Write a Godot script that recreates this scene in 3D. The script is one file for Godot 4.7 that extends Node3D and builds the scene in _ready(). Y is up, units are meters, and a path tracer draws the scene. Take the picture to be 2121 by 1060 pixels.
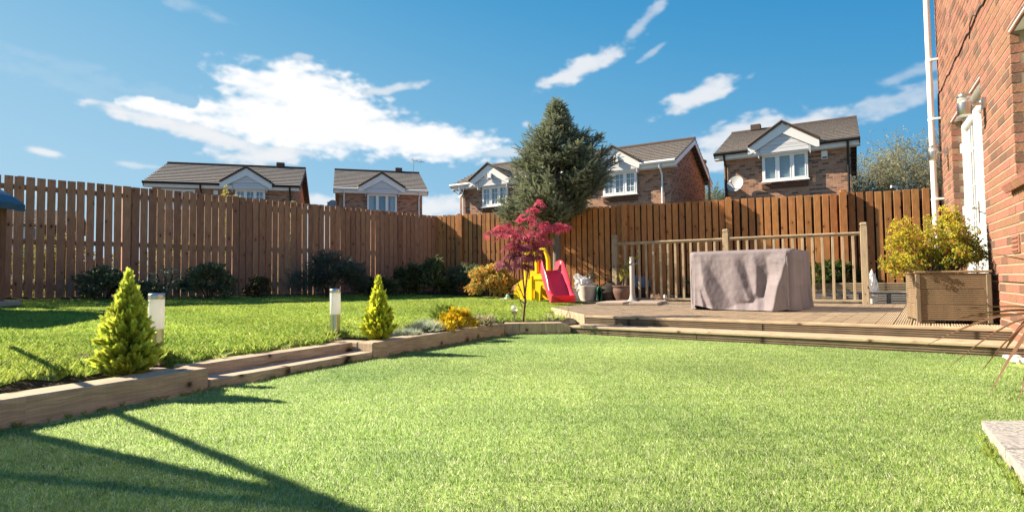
extends Node3D
# Back garden: lawn, timber edging, deck, two fences, brick house, houses beyond.

const EYE := 0.64
const EXPO := 2.85
var rng := RandomNumberGenerator.new()
var noise := FastNoiseLite.new()
var M := {}
var taken := {}

# ---------------------------------------------------------------- mesh builder
class MB:
	var v := PackedVector3Array()
	var n := PackedVector3Array()
	var t := PackedVector2Array()
	var c := PackedColorArray()
	var ix := PackedInt32Array()
	var col := Color(1, 1, 1)
	var uvo := Vector2.ZERO
	var us := 1.0

	func poly(p: Array, uvs: Array, nn = null) -> void:
		var b := v.size()
		var nm: Vector3 = (p[1] - p[0]).cross(p[2] - p[0]).normalized() if nn == null else nn
		for i in p.size():
			v.append(p[i]); n.append(nm); t.append(uvs[i] * us + uvo); c.append(col)
		for i in range(1, p.size() - 1):
			ix.append(b); ix.append(b + i + 1); ix.append(b + i)

	func quad(a: Vector3, b: Vector3, cc: Vector3, d: Vector3, w := -1.0, h := -1.0) -> void:
		if w < 0.0:
			w = a.distance_to(b); h = a.distance_to(d)
		poly([a, b, cc, d], [Vector2(0, h), Vector2(w, h), Vector2(w, 0), Vector2(0, 0)])

	# a box with chamfered edges; the texture runs along its longest side
	func box(o: Vector3, s: Vector3, bev := 0.0, bs := Basis.IDENTITY) -> void:
		var h := s * 0.5
		var L := s.max_axis_index()
		var i := (L + 1) % 3
		var j := (L + 2) % 3
		var bv := minf(bev, minf(h.x, minf(h.y, h.z)) * 0.49)
		for k in 3:
			var a := (k + 1) % 3
			var b := (k + 2) % 3
			for sg in [-1.0, 1.0]:
				var q := []
				for ab in [[-1, -1], [1, -1], [1, 1], [-1, 1]]:
					var p := Vector3.ZERO
					p[k] = h[k] * sg
					p[a] = (h[a] - bv) * ab[0] * sg
					p[b] = (h[b] - bv) * ab[1]
					q.append(p)
				_f(o, bs, q, L, i, j)
		if bv <= 0.0:
			return
		for k in 3: # edges parallel to axis k
			var a := (k + 1) % 3
			var b := (k + 2) % 3
			for sa in [-1.0, 1.0]:
				for sb in [-1.0, 1.0]:
					var q := []
					for e in [[0, -1], [1, -1], [1, 1], [0, 1]]:
						var p := Vector3.ZERO
						p[k] = (h[k] - bv) * e[1]
						p[a] = (h[a] if e[0] == 0 else h[a] - bv) * sa
						p[b] = (h[b] - bv if e[0] == 0 else h[b]) * sb
						q.append(p)
					if sa * sb < 0.0:
						q.reverse()
					var nm: Vector3 = (q[1] - q[0]).cross(q[2] - q[0])
					var mid: Vector3 = q[0] + q[2]
					if nm.dot(mid) < 0.0:
						q.reverse()
					_f(o, bs, q, L, i, j)
		for sx in [-1.0, 1.0]:
			for sy in [-1.0, 1.0]:
				for sz in [-1.0, 1.0]:
					var sgn := Vector3(sx, sy, sz)
					var q := []
					for k in 3:
						var p := (h - Vector3(bv, bv, bv)) * sgn
						p[k] = h[k] * sgn[k]
						q.append(p)
					if sx * sy * sz < 0.0:
						q.reverse()
					_f(o, bs, q, L, i, j)

	func _f(o: Vector3, bs: Basis, q: Array, L: int, i: int, j: int) -> void:
		var p := []
		var u := []
		for x in q:
			p.append(o + bs * x)
			u.append(Vector2(x[i] + x[j], x[L]))
		poly(p, u)

	# a swept round bar
	func tube(p: Array, r: Array, sides := 8, cap := true) -> void:
		var b0 := v.size()
		var fr := Basis.IDENTITY
		var run := 0.0
		for i in p.size():
			var d: Vector3 = (p[mini(i + 1, p.size() - 1)] - p[maxi(i - 1, 0)]).normalized()
			if i == 0:
				var up := Vector3.UP if absf(d.y) < 0.9 else Vector3.RIGHT
				fr.x = up.cross(d).normalized(); fr.y = d.cross(fr.x); fr.z = d
			else:
				fr.x = (fr.x - d * fr.x.dot(d)).normalized(); fr.y = d.cross(fr.x); fr.z = d
				run += p[i].distance_to(p[i - 1])
			for s in sides + 1:
				var a := TAU * s / sides
				var nm := fr.x * cos(a) + fr.y * sin(a)
				v.append(p[i] + nm * r[i]); n.append(nm); t.append(Vector2(float(s) / sides * TAU * r[0], run) * us + uvo); c.append(col)
		for i in p.size() - 1:
			for s in sides:
				var a := b0 + i * (sides + 1) + s
				var e := a + sides + 1
				ix.append_array(PackedInt32Array([a, e, a + 1, a + 1, e, e + 1]))
		if cap:
			for e in [0, p.size() - 1]:
				if r[e] < 0.001: continue
				var q := []
				var u := []
				for s in sides:
					q.append(v[b0 + e * (sides + 1) + s]); u.append(Vector2.ZERO)
				if e == 0: q.reverse()
				poly(q, u)

	# a turned shape: profile points (radius, height) from bottom to top
	func lathe(prof: Array, seg := 20, o := Vector3.ZERO, flat := false) -> void:
		for i in prof.size() - 1:
			var a: Vector2 = prof[i]
			var b: Vector2 = prof[i + 1]
			if a.distance_to(b) < 0.0001: continue
			var na := Vector2(b.y - a.y, a.x - b.x).normalized()
			var n0 := na
			var n1 := na
			if not flat:
				if i > 0:
					var pr: Vector2 = prof[i - 1]
					var m := Vector2(a.y - pr.y, pr.x - a.x).normalized()
					if m.dot(na) > 0.6: n0 = (m + na).normalized()
				if i < prof.size() - 2:
					var nx: Vector2 = prof[i + 2]
					var m := Vector2(nx.y - b.y, b.x - nx.x).normalized()
					if m.dot(na) > 0.6: n1 = (m + na).normalized()
			var b0 := v.size()
			for s in seg + 1:
				var g := TAU * s / seg
				var ca := cos(g)
				var sa := sin(g)
				v.append(o + Vector3(a.x * ca, a.y, a.x * sa)); n.append(Vector3(n0.x * ca, n0.y, n0.x * sa)); t.append(Vector2(g * 0.1, a.y) * us + uvo); c.append(col)
				v.append(o + Vector3(b.x * ca, b.y, b.x * sa)); n.append(Vector3(n1.x * ca, n1.y, n1.x * sa)); t.append(Vector2(g * 0.1, b.y) * us + uvo); c.append(col)
			for s in seg:
				var k := b0 + s * 2
				ix.append_array(PackedInt32Array([k, k + 2, k + 1, k + 1, k + 2, k + 3]))

	# an outline in x,y given depth from z0 to z1
	func prism(pl: PackedVector2Array, z0: float, z1: float, tr := Transform3D.IDENTITY) -> void:
		if Geometry2D.is_polygon_clockwise(pl):
			pl = pl.duplicate(); pl.reverse()
		var tri := Geometry2D.triangulate_polygon(pl)
		for k in range(0, tri.size(), 3):
			var p: Array = [pl[tri[k]], pl[tri[k + 1]], pl[tri[k + 2]]]
			if (p[1] - p[0]).cross(p[2] - p[0]) < 0.0: p.reverse()
			poly([tr * Vector3(p[0].x, p[0].y, z1), tr * Vector3(p[1].x, p[1].y, z1), tr * Vector3(p[2].x, p[2].y, z1)], p)
			poly([tr * Vector3(p[2].x, p[2].y, z0), tr * Vector3(p[1].x, p[1].y, z0), tr * Vector3(p[0].x, p[0].y, z0)], [p[2], p[1], p[0]])
		for k in pl.size():
			var a := pl[k]
			var b := pl[(k + 1) % pl.size()]
			quad(tr * Vector3(a.x, a.y, z0), tr * Vector3(b.x, b.y, z0), tr * Vector3(b.x, b.y, z1), tr * Vector3(a.x, a.y, z1))

	func mesh() -> ArrayMesh:
		var m := ArrayMesh.new()
		if v.is_empty(): return m
		var a := []
		a.resize(Mesh.ARRAY_MAX)
		a[Mesh.ARRAY_VERTEX] = v; a[Mesh.ARRAY_NORMAL] = n; a[Mesh.ARRAY_TEX_UV] = t; a[Mesh.ARRAY_COLOR] = c; a[Mesh.ARRAY_INDEX] = ix
		m.add_surface_from_arrays(Mesh.PRIMITIVE_TRIANGLES, a)
		return m

# ---------------------------------------------------------------- naming and placing
func numbered(parent: Node, called: String) -> String:
	var key := str(parent.get_instance_id()) + called
	var k: int = taken.get(key, 0)
	taken[key] = k + 1
	return called if k == 0 else "%s_%03d" % [called, k]

func tag(o: Node, label: String, category := "", group := "", kind := "") -> Node:
	if label: o.set_meta("label", label)
	if category: o.set_meta("category", category)
	if group: o.set_meta("group", group)
	if kind: o.set_meta("kind", kind)
	return o

func thing(called: String, label: String, category: String, at := Vector3.ZERO, turn := 0.0, group := "") -> Node3D:
	var o := Node3D.new()
	o.name = numbered(self, called)
	add_child(o, true)
	o.position = at
	o.rotation.y = turn
	tag(o, label, category, group)
	return o

func part(called: String, shape, mat: Material, parent: Node, at := Transform3D.IDENTITY) -> MeshInstance3D:
	var o := MeshInstance3D.new()
	o.mesh = shape.mesh() if shape is MB else shape
	o.material_override = mat
	o.name = numbered(parent, called)
	parent.add_child(o, true)
	o.transform = at
	return o

func struct(called: String, shape, mat: Material) -> MeshInstance3D:
	var o := part(called, shape, mat, self)
	o.set_meta("kind", "structure")
	return o

func many(called: String, shape: Mesh, mat: Material, parent: Node, where: Array, tints: Array) -> MultiMeshInstance3D:
	var mm := MultiMesh.new()
	mm.transform_format = MultiMesh.TRANSFORM_3D
	mm.use_colors = true
	mm.mesh = shape
	mm.instance_count = where.size()
	for i in where.size():
		mm.set_instance_transform(i, where[i])
		mm.set_instance_color(i, tints[i])
	var o := MultiMeshInstance3D.new()
	o.multimesh = mm
	o.material_override = mat
	o.name = numbered(parent, called)
	parent.add_child(o, true)
	o.set_meta("kind", "stuff")
	return o

func rf(a: float, b: float) -> float:
	return rng.randf_range(a, b)

func rdir() -> Vector3:
	var z := rf(-1, 1)
	var a := rf(0, TAU)
	return Vector3(sqrt(1 - z * z) * cos(a), z, sqrt(1 - z * z) * sin(a))

func lin(r: float, g: float, b: float) -> Color:
	return Color(r, g, b).linear_to_srgb()

# ---------------------------------------------------------------- materials
func tex(im: Image) -> ImageTexture:
	return ImageTexture.create_from_image(im)

func mat(r: float, g: float, b: float, rough := 0.8, tx: Texture2D = null, bump := 0.0, bt: Texture2D = null) -> StandardMaterial3D:
	var m := StandardMaterial3D.new()
	m.albedo_color = lin(r, g, b)
	m.roughness = rough
	m.metallic_specular = 0.4
	if tx: m.albedo_texture = tx
	if bump != 0.0:
		m.heightmap_enabled = true
		m.heightmap_texture = bt if bt else tx
		m.heightmap_scale = bump
	return m

func metal(r: float, g: float, b: float, rough: float) -> StandardMaterial3D:
	var m := mat(r, g, b, rough)
	m.metallic = 1.0
	return m

func leafy(back := 0.9, rough := 0.55) -> StandardMaterial3D:
	var m := mat(1, 1, 1, rough)
	m.vertex_color_use_as_albedo = true
	m.metallic_specular = 0.35
	m.backlight_enabled = true
	m.backlight = lin(back, back, back)
	m.cull_mode = BaseMaterial3D.CULL_DISABLED
	return m

func tri(m: StandardMaterial3D, s: float) -> StandardMaterial3D:
	m.uv1_triplanar = true
	m.uv1_scale = Vector3(s, s, s)
	return m

func grain_image(seed_: int, knots: int, saw: float) -> Image:
	var w := 512
	var h := 512
	var im := Image.create(w, h, false, Image.FORMAT_RGB8)
	var a := FastNoiseLite.new()
	a.seed = seed_; a.frequency = 1.0; a.fractal_octaves = 4
	var kn := []
	for k in knots:
		kn.append([rf(0, 1), rf(0, 1), rf(0.016, 0.04) if saw > 0.0 else rf(0.012, 0.03)])
	var cr := []   # drying cracks along the grain
	if saw > 0.0:
		for k in 7: cr.append([rf(0, 1), rf(0, 0.7), rf(0.12, 0.3), rf(0.0015, 0.004)])
	for y in h:
		var fy := float(y) / h
		for x in w:
			var fx := float(x) / w
			var bend := a.get_noise_2d(fx * 3.0, fy * 4.0) * 0.03
			var dark := 0.0
			for k in kn:
				var dx: float = fx - k[0]
				var dy: float = (fy - k[1]) * 2.2
				var d = sqrt(dx * dx + dy * dy) / k[2]
				if d < 5.0:
					bend += 0.03 * exp(-d * d * 0.22) * signf(dx)
					dark += exp(-d * d) * (0.6 + 0.25 * sin(d * 14.0)) + 0.16 * exp(-d * 0.7)
			for q in cr:
				var al: float = (fy - q[1]) / q[2]
				if al > 0.0 and al < 1.0:
					var off: float = absf(fx - q[0] - 0.012 * a.get_noise_2d(fy * 14.0, q[0] * 50.0))
					if off < q[3]: dark += 0.75 * sin(al * PI)
			var g := a.get_noise_2d((fx + bend) * 70.0, fy * 5.0) * 0.55 + a.get_noise_2d((fx + bend) * 190.0 + 40.0, fy * 9.0) * 0.35
			var big := a.get_noise_2d(fx * 5.0 + 9.0, fy * 7.0) * 0.35
			var sw := a.get_noise_2d(fx * 1.2 + 70.0, fy * 110.0) * saw
			var val := clampf(0.84 + 0.28 * g + 0.22 * big + 0.3 * sw - 0.75 * dark, 0.08, 1.0)
			im.set_pixel(x, y, Color(val, val * (0.99 - 0.03 * big - 0.12 * dark), val * (0.97 - 0.06 * big - 0.2 * dark)))
	return im

func speckle_image(seed_: int, lo: float, hi: float, f: float) -> Image:
	var im := Image.create(256, 256, false, Image.FORMAT_RGB8)
	var a := FastNoiseLite.new()
	a.seed = seed_; a.frequency = 1.0; a.fractal_octaves = 5; a.fractal_gain = 0.65
	for y in 256:
		for x in 256:
			# wrapped on a torus so that the pattern has no seam
			var u := TAU * x / 256.0
			var w := TAU * y / 256.0
			var g := a.get_noise_3d(cos(u) * f + sin(w) * f * 0.7, sin(u) * f + 5.0, cos(w) * f)
			var val := clampf(lerpf(lo, hi, 0.5 + g * 0.9), 0, 1)
			im.set_pixel(x, y, Color(val, val, val))
	return im

func brick_image() -> Array: # far house walls: 8 x 16 bricks, 1.8 x 1.2 m, too far off to tell apart
	var w := 512
	var h := 512
	var im := Image.create(w, h, false, Image.FORMAT_RGB8)
	var hi := Image.create(w, h, false, Image.FORMAT_RGB8)
	var cols := []
	for k in 16 * 8:
		var q := rng.randf()
		var c := Color(0.60, 0.465, 0.39).lerp(Color(0.69, 0.54, 0.45), rng.randf())
		if q < 0.2: c = Color(0.40, 0.32, 0.285).lerp(Color(0.48, 0.37, 0.32), rng.randf())
		elif q < 0.4: c = Color(0.62, 0.45, 0.37)
		cols.append(c)
	for y in h:
		var row := y / 32
		var my := y % 32
		for x in w:
			var xx := (x + (32 if row % 2 else 0)) % w
			var mx := xx % 64
			var mort := mx < 3 or my < 4
			var c: Color = Color(0.66, 0.57, 0.50) if mort else cols[row * 8 + xx / 64]
			var e := rf(-0.03, 0.03)
			im.set_pixel(x, y, Color(c.r + e, c.g + e, c.b + e))
			var hv := 0.2 if mort else 0.8
			hi.set_pixel(x, y, Color(hv, hv, hv))
	return [tex(im), tex(hi)]

func fabric_image() -> Image:
	var im := Image.create(256, 256, false, Image.FORMAT_RGB8)
	for y in 256:
		for x in 256:
			var wv := 0.9 + 0.06 * sin(x * TAU / 4.0) * sin(y * TAU / 4.0) + rf(-0.02, 0.02) + 0.05 * noise.get_noise_2d(x * 0.8, y * 0.3)
			im.set_pixel(x, y, Color(wv, wv, wv))
	return im

func make_materials() -> void:
	var gr := tex(grain_image(3, 9, 0.0))
	var gs := tex(grain_image(11, 22, 0.10))
	var sp := tex(speckle_image(5, 0.62, 1.0, 3.2))
	var fine := tex(speckle_image(8, 0.7, 1.0, 9.0))
	M.speck = sp
	var k := 0
	# left fence: browner, its shade is put in the colour; back fence: orange-brown stain
	M.fence_a = []
	M.fence_b = []
	for i in 6:
		var f := rf(0.78, 1.16)
		M.fence_a.append(mat(0.54 * f, 0.305 * f * rf(0.95, 1.05), 0.195 * f, 0.85, gr, 0.12))
		M.fence_b.append(mat(0.63 * f, 0.285 * f * rf(0.95, 1.06), 0.11 * f, 0.8, gr, 0.12))
	M.sleeper = []
	M.deck = []
	M.rail = []
	for i in 4:
		var f := rf(0.92, 1.08)
		M.sleeper.append(mat(0.64 * f, 0.51 * f, 0.385 * f, 0.85, gs, 0.15))
		M.deck.append(mat(0.60 * f, 0.485 * f, 0.355 * f, 0.75, gr, 0.1))
		M.rail.append(mat(0.50 * f, 0.41 * f, 0.29 * f, 0.75, gr, 0.1))
	for m in M.sleeper: m.uv1_scale = Vector3(1.4, 0.6, 1)
	for m in M.fence_a + M.fence_b + M.deck + M.rail: m.uv1_scale = Vector3(2.2, 0.6, 1)
	M.fascia = mat(0.25, 0.20, 0.145, 0.8, gr, 0.1)  # dark tone puts the deck front's shade into the colour
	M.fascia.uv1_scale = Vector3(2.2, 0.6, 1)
	M.planter = mat(0.34, 0.25, 0.165, 0.8, gr, 0.1)
	M.planter.uv1_scale = Vector3(2.2, 0.6, 1)
	M.play = mat(0.28, 0.15, 0.095, 0.75, gr, 0.1)
	M.play.uv1_scale = Vector3(2.2, 0.6, 1)
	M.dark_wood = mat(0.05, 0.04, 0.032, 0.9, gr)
	# near wall bricks
	M.brick = []
	for i in 7:
		var f := rf(0.85, 1.15)
		M.brick.append(tri(mat(0.37 * f, 0.175 * f * rf(0.9, 1.12), 0.122 * f, 0.9, sp, 0.15), 4.0))
	M.brick_dark = [tri(mat(0.20, 0.115, 0.085, 0.9, sp, 0.15), 4.0), tri(mat(0.26, 0.13, 0.09, 0.9, sp, 0.15), 5.0)]
	M.brick_stuff = tri(mat(1, 1, 1, 0.9, sp, 0.15), 4.0)
	M.brick_stuff.vertex_color_use_as_albedo = true
	M.mortar = tri(mat(0.46, 0.38, 0.29, 0.95, fine, 0.2), 5.0)
	var b := brick_image()
	M.far_brick = mat(1.0, 1.0, 1.0, 0.9, b[0], 0.6, b[1])
	M.far_brick.uv1_scale = Vector3(1 / 1.8, 1 / 1.2, 1)
	M.far_sill = mat(0.22, 0.12, 0.085, 0.9, sp)
	M.tile = []
	for i in 2: M.tile.append(mat(0.46 + 0.03 * i, 0.405 + 0.025 * i, 0.36 + 0.02 * i, 0.8, sp, 0.2))
	M.tile_edge = mat(0.085, 0.06, 0.05, 0.8)
	M.white = mat(0.78, 0.78, 0.78, 0.4)
	M.white_soft = tri(mat(0.72, 0.71, 0.69, 0.6, fine), 1.0)
	M.upvc = mat(0.80, 0.80, 0.80, 0.28)
	M.black = mat(0.018, 0.016, 0.016, 0.4)
	M.cladding = mat(0.62, 0.63, 0.66, 0.5)
	M.grey = mat(0.30, 0.31, 0.33, 0.5)
	M.blind = mat(0.66, 0.70, 0.74, 0.7)
	M.curtain = mat(0.5, 0.46, 0.4, 0.9)
	M.dark_room = mat(0.06, 0.055, 0.05, 0.9)
	M.far_pane_tint = mat(0.30, 0.36, 0.40, 0.9)  # pale blue stands in for sky reflected in the panes
	M.glass = StandardMaterial3D.new()
	M.glass.albedo_color = Color(0.55, 0.7, 0.78, 0.22)
	M.glass.transparency = BaseMaterial3D.TRANSPARENCY_ALPHA
	M.glass.roughness = 0.03
	M.steel = metal(0.56, 0.54, 0.52, 0.28)
	M.steel_dark = metal(0.3, 0.29, 0.28, 0.35)
	M.opal = mat(0.85, 0.85, 0.86, 0.35)
	M.opal.backlight_enabled = true
	M.opal.backlight = lin(0.9, 0.9, 0.9)
	M.fabric = mat(0.245, 0.212, 0.237, 0.72, tex(fabric_image()), 0.02)
	M.fabric.uv1_scale = Vector3(3, 3, 1)
	M.soil = tri(mat(0.055, 0.04, 0.028, 0.95, sp, 1.5), 2.0)
	M.earth = tri(mat(0.38, 0.47, 0.11, 0.95, sp, 0.4), 1.2)
	M.thatch = tri(mat(0.43, 0.56, 0.17, 0.95, fine, 0.5), 1.5)
	M.slab = tri(mat(0.52, 0.52, 0.51, 0.85, tex(speckle_image(15, 0.55, 1.0, 5.0)), 0.15), 2.2)
	M.outer = tri(mat(0.17, 0.17, 0.14, 0.95, sp), 0.3)
	M.slab_edge = tri(mat(0.5, 0.45, 0.37, 0.9, sp, 0.2), 2.0)
	M.stand_slab = tri(mat(0.52, 0.43, 0.36, 0.85, fine, 0.1), 2.0)
	M.yellow = mat(0.86, 0.60, 0.015, 0.35)
	M.red = mat(0.66, 0.045, 0.085, 0.33)
	M.green_toy = mat(0.25, 0.6, 0.25, 0.5)
	M.white_pot = mat(0.66, 0.58, 0.52, 0.45)
	M.brown_pot = tri(mat(0.23, 0.14, 0.115, 0.5, sp), 3.0)
	M.dark_pot = mat(0.06, 0.045, 0.045, 0.5)
	M.green_plastic = mat(0.02, 0.16, 0.09, 0.4)
	M.blue_plastic = mat(0.12, 0.18, 0.28, 0.5)
	M.blue_roof = mat(0.04, 0.105, 0.17, 0.55)
	M.net = mat(0.10, 0.10, 0.075, 0.9, sp)
	M.bag = mat(0.7, 0.71, 0.74, 0.4)
	M.bag.backlight_enabled = true
	M.bag.backlight = lin(0.7, 0.7, 0.7)
	M.pole = mat(0.30, 0.285, 0.27, 0.5)
	M.bench = tri(mat(0.46, 0.44, 0.42, 0.7, fine), 2.0)
	M.bark = tri(mat(0.115, 0.085, 0.06, 0.95, sp, 1.5), 4.0)
	M.bark_pale = tri(mat(0.26, 0.225, 0.18, 0.95, sp, 0.6), 6.0)
	M.twig = mat(0.11, 0.05, 0.045, 0.8)
	M.leaf = leafy(0.95)
	M.blade = leafy(0.95, 0.5)
	M.needle = leafy(0.6, 0.7)
	M.sword = mat(0.25, 0.135, 0.09, 0.45, gr)
	M.sword.uv1_scale = Vector3(6, 0.5, 1)
	M.sword.backlight_enabled = true
	M.sword.backlight = lin(0.5, 0.5, 0.5)
	M.gravel = mat(0.6, 0.58, 0.55, 0.9)
	M.lamp_glass = StandardMaterial3D.new()
	M.lamp_glass.albedo_color = Color(0.9, 0.92, 0.92, 0.25)
	M.lamp_glass.transparency = BaseMaterial3D.TRANSPARENCY_ALPHA
	M.lamp_glass.roughness = 0.05

# ---------------------------------------------------------------- the ground's shape
# front line of the timber edging, from the near left to the deck
const EDGE := [Vector2(-3.3, -0.47), Vector2(-2.262, -2.536), Vector2(-1.816, -3.422), Vector2(-1.15, -4.694), Vector2(-0.097, -6.595), Vector2(0.67, -6.59)]
const LF := Vector2(-1.83, -13.88)   # where the two fences meet
const SOUTH := Vector2(0.469, -0.883)

func ground(x: float, z: float) -> float:   # upper lawn
	var d1 := maxf(0.0, (x + 2.262) * -0.883 + (z + 2.536) * -0.469)
	var de := Vector2(x, z).distance_to(Vector2(0.67, -6.6))
	var h := 0.128 + 0.028 * d1 + 0.015 * de * clampf(d1 / 1.5, 0, 1)
	return h + 0.012 * noise.get_noise_2d(x * 60.0, z * 60.0) * clampf(d1, 0, 1)

func bed_width(p: Vector2) -> float:   # how far the soil (or the step's timbers) reaches behind the front line
	var along := (p - EDGE[2]).dot(SOUTH)
	if along > 0.02 and along < 1.44: return 0.385
	if along >= 1.44 and along < 1.62: return 0.5
	if along > 3.6: return 0.60
	return 0.44 if along < 0.1 else 0.52

func sheet(x: float, z: float) -> float:
	var d := edge_distance(Vector2(x, z))
	var b := bed_width(Vector2(x, z))
	return ground(x, z) - 0.015 - 0.30 * (1.0 - smoothstep(b - 0.05, b + 0.05, d))

func edge_distance(p: Vector2) -> float:
	var d := 99.0
	for i in EDGE.size() - 1:
		d = minf(d, p.distance_to(Geometry2D.get_closest_point_to_segment(p, EDGE[i], EDGE[i + 1])))
	return d

func deck_corners() -> PackedVector2Array:
	return PackedVector2Array([Vector2(0.889, -6.908), Vector2(4.16, -4.53), Vector2(6.35, -8.5), Vector2(2.05, -11.35), Vector2(1.45, -10.1), Vector2(0.62, -8.85)])

func upper_outline() -> PackedVector2Array:
	return PackedVector2Array([Vector2(-3.3, -0.47), Vector2(-2.262, -2.536), Vector2(-1.816, -3.422), Vector2(-1.15, -4.694), Vector2(-0.097, -6.595), Vector2(0.67, -6.59), Vector2(0.889, -6.908),
		Vector2(0.62, -8.85), Vector2(1.45, -10.1), Vector2(2.05, -11.35), Vector2(7.6, -9.0), Vector2(9.5, -8.6), Vector2(-1.83, -13.88), Vector2(-12.1, -2.98), Vector2(-9, -0.47)])

func sky_image() -> Image:
	# air: pale towards the sun and the horizon, deep blue away from them
	var w0 := 256
	var h0 := 128
	var im := Image.create(w0, h0, false, Image.FORMAT_RGBF)
	var sun := Vector3(-cos(deg_to_rad(14.5)), tan(deg_to_rad(34.0)), -sin(deg_to_rad(14.5))).normalized()
	for y in h0:
		var el := 90.0 - (y + 0.5) * 180.0 / h0
		for x in w0:
			var az := TAU * (x + 0.5) / w0 + PI
			var d := Vector3(sin(az) * cos(deg_to_rad(el)), sin(deg_to_rad(el)), -cos(az) * cos(deg_to_rad(el)))
			var g := rad_to_deg(acos(clampf(d.dot(sun), -1, 1)))
			var k := 0.50 + (63.0 - minf(g, 112.0)) * 0.0085 + (22.5 - clampf(el, 0, 55)) * 0.032
			k = 0.52 + 0.5 * tanh((k - 0.52) * 1.25) * 1.12
			var c := Color(0.0, 0.445, 0.735).lerp(Color(0.75, 0.875, 0.95), clampf(k, 0, 1.1)).srgb_to_linear()
			im.set_pixel(x, y, Color(c.r, c.g, c.b) * (1.0 / EXPO))
	var W := 3072
	var H := 1536
	im.resize(W, H, Image.INTERPOLATE_CUBIC)
	var turned := Image.create(W, H, false, Image.FORMAT_RGBF)   # the join of the two ends lies behind the camera
	turned.blit_rect(im, Rect2i(0, 0, W / 2, H), Vector2i(W / 2, 0))
	turned.blit_rect(im, Rect2i(W / 2, 0, W / 2, H), Vector2i.ZERO)
	im = turned
	# clouds: [azimuth, elevation, half width, half height, tilt, strength], degrees
	var cl := [[-21.4,17.5,6.4,2.5,0,1],[-31.9,14.8,3.9,0.94,8,1],[-29.4,13.3,7.1,0.8,10,0.9],[-20.5,14.6,10.2,2.9,0,1.3],[-18.5,15.5,7.5,2.9,0,1.3],[-8.2,13.7,8.2,1.9,8,1.25],[-13,14.2,5,1.9,5,1.2],[-23.1,11.8,4.6,1.1,-8,0.9],[-12.0,18.4,3.4,0.42,-12,0.7],
		[7.8,20.6,5.1,0.95,-20,0.85],[5.3,19.7,2.7,0.5,-15,0.85],[13.3,23.8,2.9,0.6,-38,0.5],[14.5,21.4,1.8,0.25,-30,0.4],[18.6,17.1,4.4,1.07,-20,0.85],[22.4,13.4,5.0,1.3,-8,0.8],[26.5,13.4,5.9,0.92,-6,0.8],[33.9,14.2,5.7,0.85,-12,0.5],[35.8,16.3,2.2,0.5,-10,0.35],
		[-39.5,10.2,1.15,0.28,8,0.8],[-20.3,20.6,0.9,0.3,0,0.55],[1.6,15.4,0.5,0.3,0,0.6],[-6.8,7.3,3.4,1.3,0,0.85],[-18.3,7.7,2.6,0.64,0,0.8],[19.8,11.1,2.2,1.3,0,0.75],[-40.4,7.2,2.0,0.3,0,0.5],[-30.2,23.4,3.6,0.6,10,0.22],[-1.4,12.6,2.9,0.6,0,0.6],[-32.9,9.9,2.4,0.25,0,0.5],[-36,16,9,1.2,5,0.1]]
	for k in 84:   # the rest of the sky goes on in the same way
		var az := rf(48, 312)
		cl.append([az, rf(6, 45), rf(3, 10), rf(0.6, 2.4), rf(-18, 18), rf(0.5, 1.0)])
	var nz := FastNoiseLite.new()
	nz.seed = 21; nz.frequency = 1.0; nz.fractal_octaves = 6; nz.fractal_gain = 0.57
	var dens := {}
	for e in cl:
		var az: float = e[0]
		var el: float = e[1]
		var ext: float = maxf(e[2], e[3]) * 1.7
		var exy: float = (e[3] + e[2] * absf(sin(deg_to_rad(e[4])))) * 1.9
		var y0 := int((90.0 - el - exy) / 180.0 * H)
		var y1 := int((90.0 - el + exy) / 180.0 * H)
		var x0 := int((az - ext) / 360.0 * W)
		var x1 := int((az + ext) / 360.0 * W)
		var ct := cos(deg_to_rad(e[4]))
		var st := sin(deg_to_rad(e[4]))
		for y in range(y0, y1 + 1):
			var dy: float = (90.0 - (y + 0.5) * 180.0 / H) - el
			for x in range(x0, x1 + 1):
				var dx: float = (x + 0.5) * 360.0 / W - az
				var u: float = (dx * ct - dy * st) / e[2]
				var v: float = (dx * st + dy * ct) / e[3]
				var r := u * u + v * v
				if r > 2.6: continue
				var key := y * W + posmod(x, W)
				var old: Vector2 = dens.get(key, Vector2(-9, 0))
				var val: float = (1.0 - r) * (0.55 + 0.45 * e[5])
				if val > old.x: dens[key] = Vector2(val, e[5])
	for key in dens:
		var y: int = key / W
		var x: int = key % W
		var az := TAU * (x + 0.5) / W
		var el := PI / 2 - PI * (y + 0.5) / H
		var d := Vector3(sin(az) * cos(el), sin(el), -cos(az) * cos(el))
		var q: Vector2 = dens[key]
		var f := nz.get_noise_3d(d.x * 20.0, d.y * 46.0, d.z * 20.0)
		var f2 := nz.get_noise_3d(d.x * 9.0 + 7.0, d.y * 20.0, d.z * 9.0)
		var dn := q.x * 0.85 + f * (1.25 - 0.8 * smoothstep(0.2, 0.9, q.x)) + f2 * (0.5 - 0.3 * smoothstep(0.2, 0.9, q.x)) - 0.02
		var a := smoothstep(-0.34, 0.78, dn) * minf(1.0, q.y)
		if a <= 0.003: continue
		var thick := clampf(dn, 0, 1.4)
		var shade := 0.97 - 0.2 * smoothstep(0.7, 1.35, thick - f2 * 0.5) * smoothstep(0.1, -0.6, f + 0.2)
		var cc := Color(shade, shade * 1.0, shade * 1.005)
		var gl := cc.srgb_to_linear()
		var s := im.get_pixel(x, y)
		var lift := (1.12 if q.y > 0.9 else 1.0) / EXPO
		im.set_pixel(x, y, Color(lerpf(s.r, gl.r * lift, a), lerpf(s.g, gl.g * lift, a), lerpf(s.b, gl.b * lift, a)))
	return im

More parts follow.
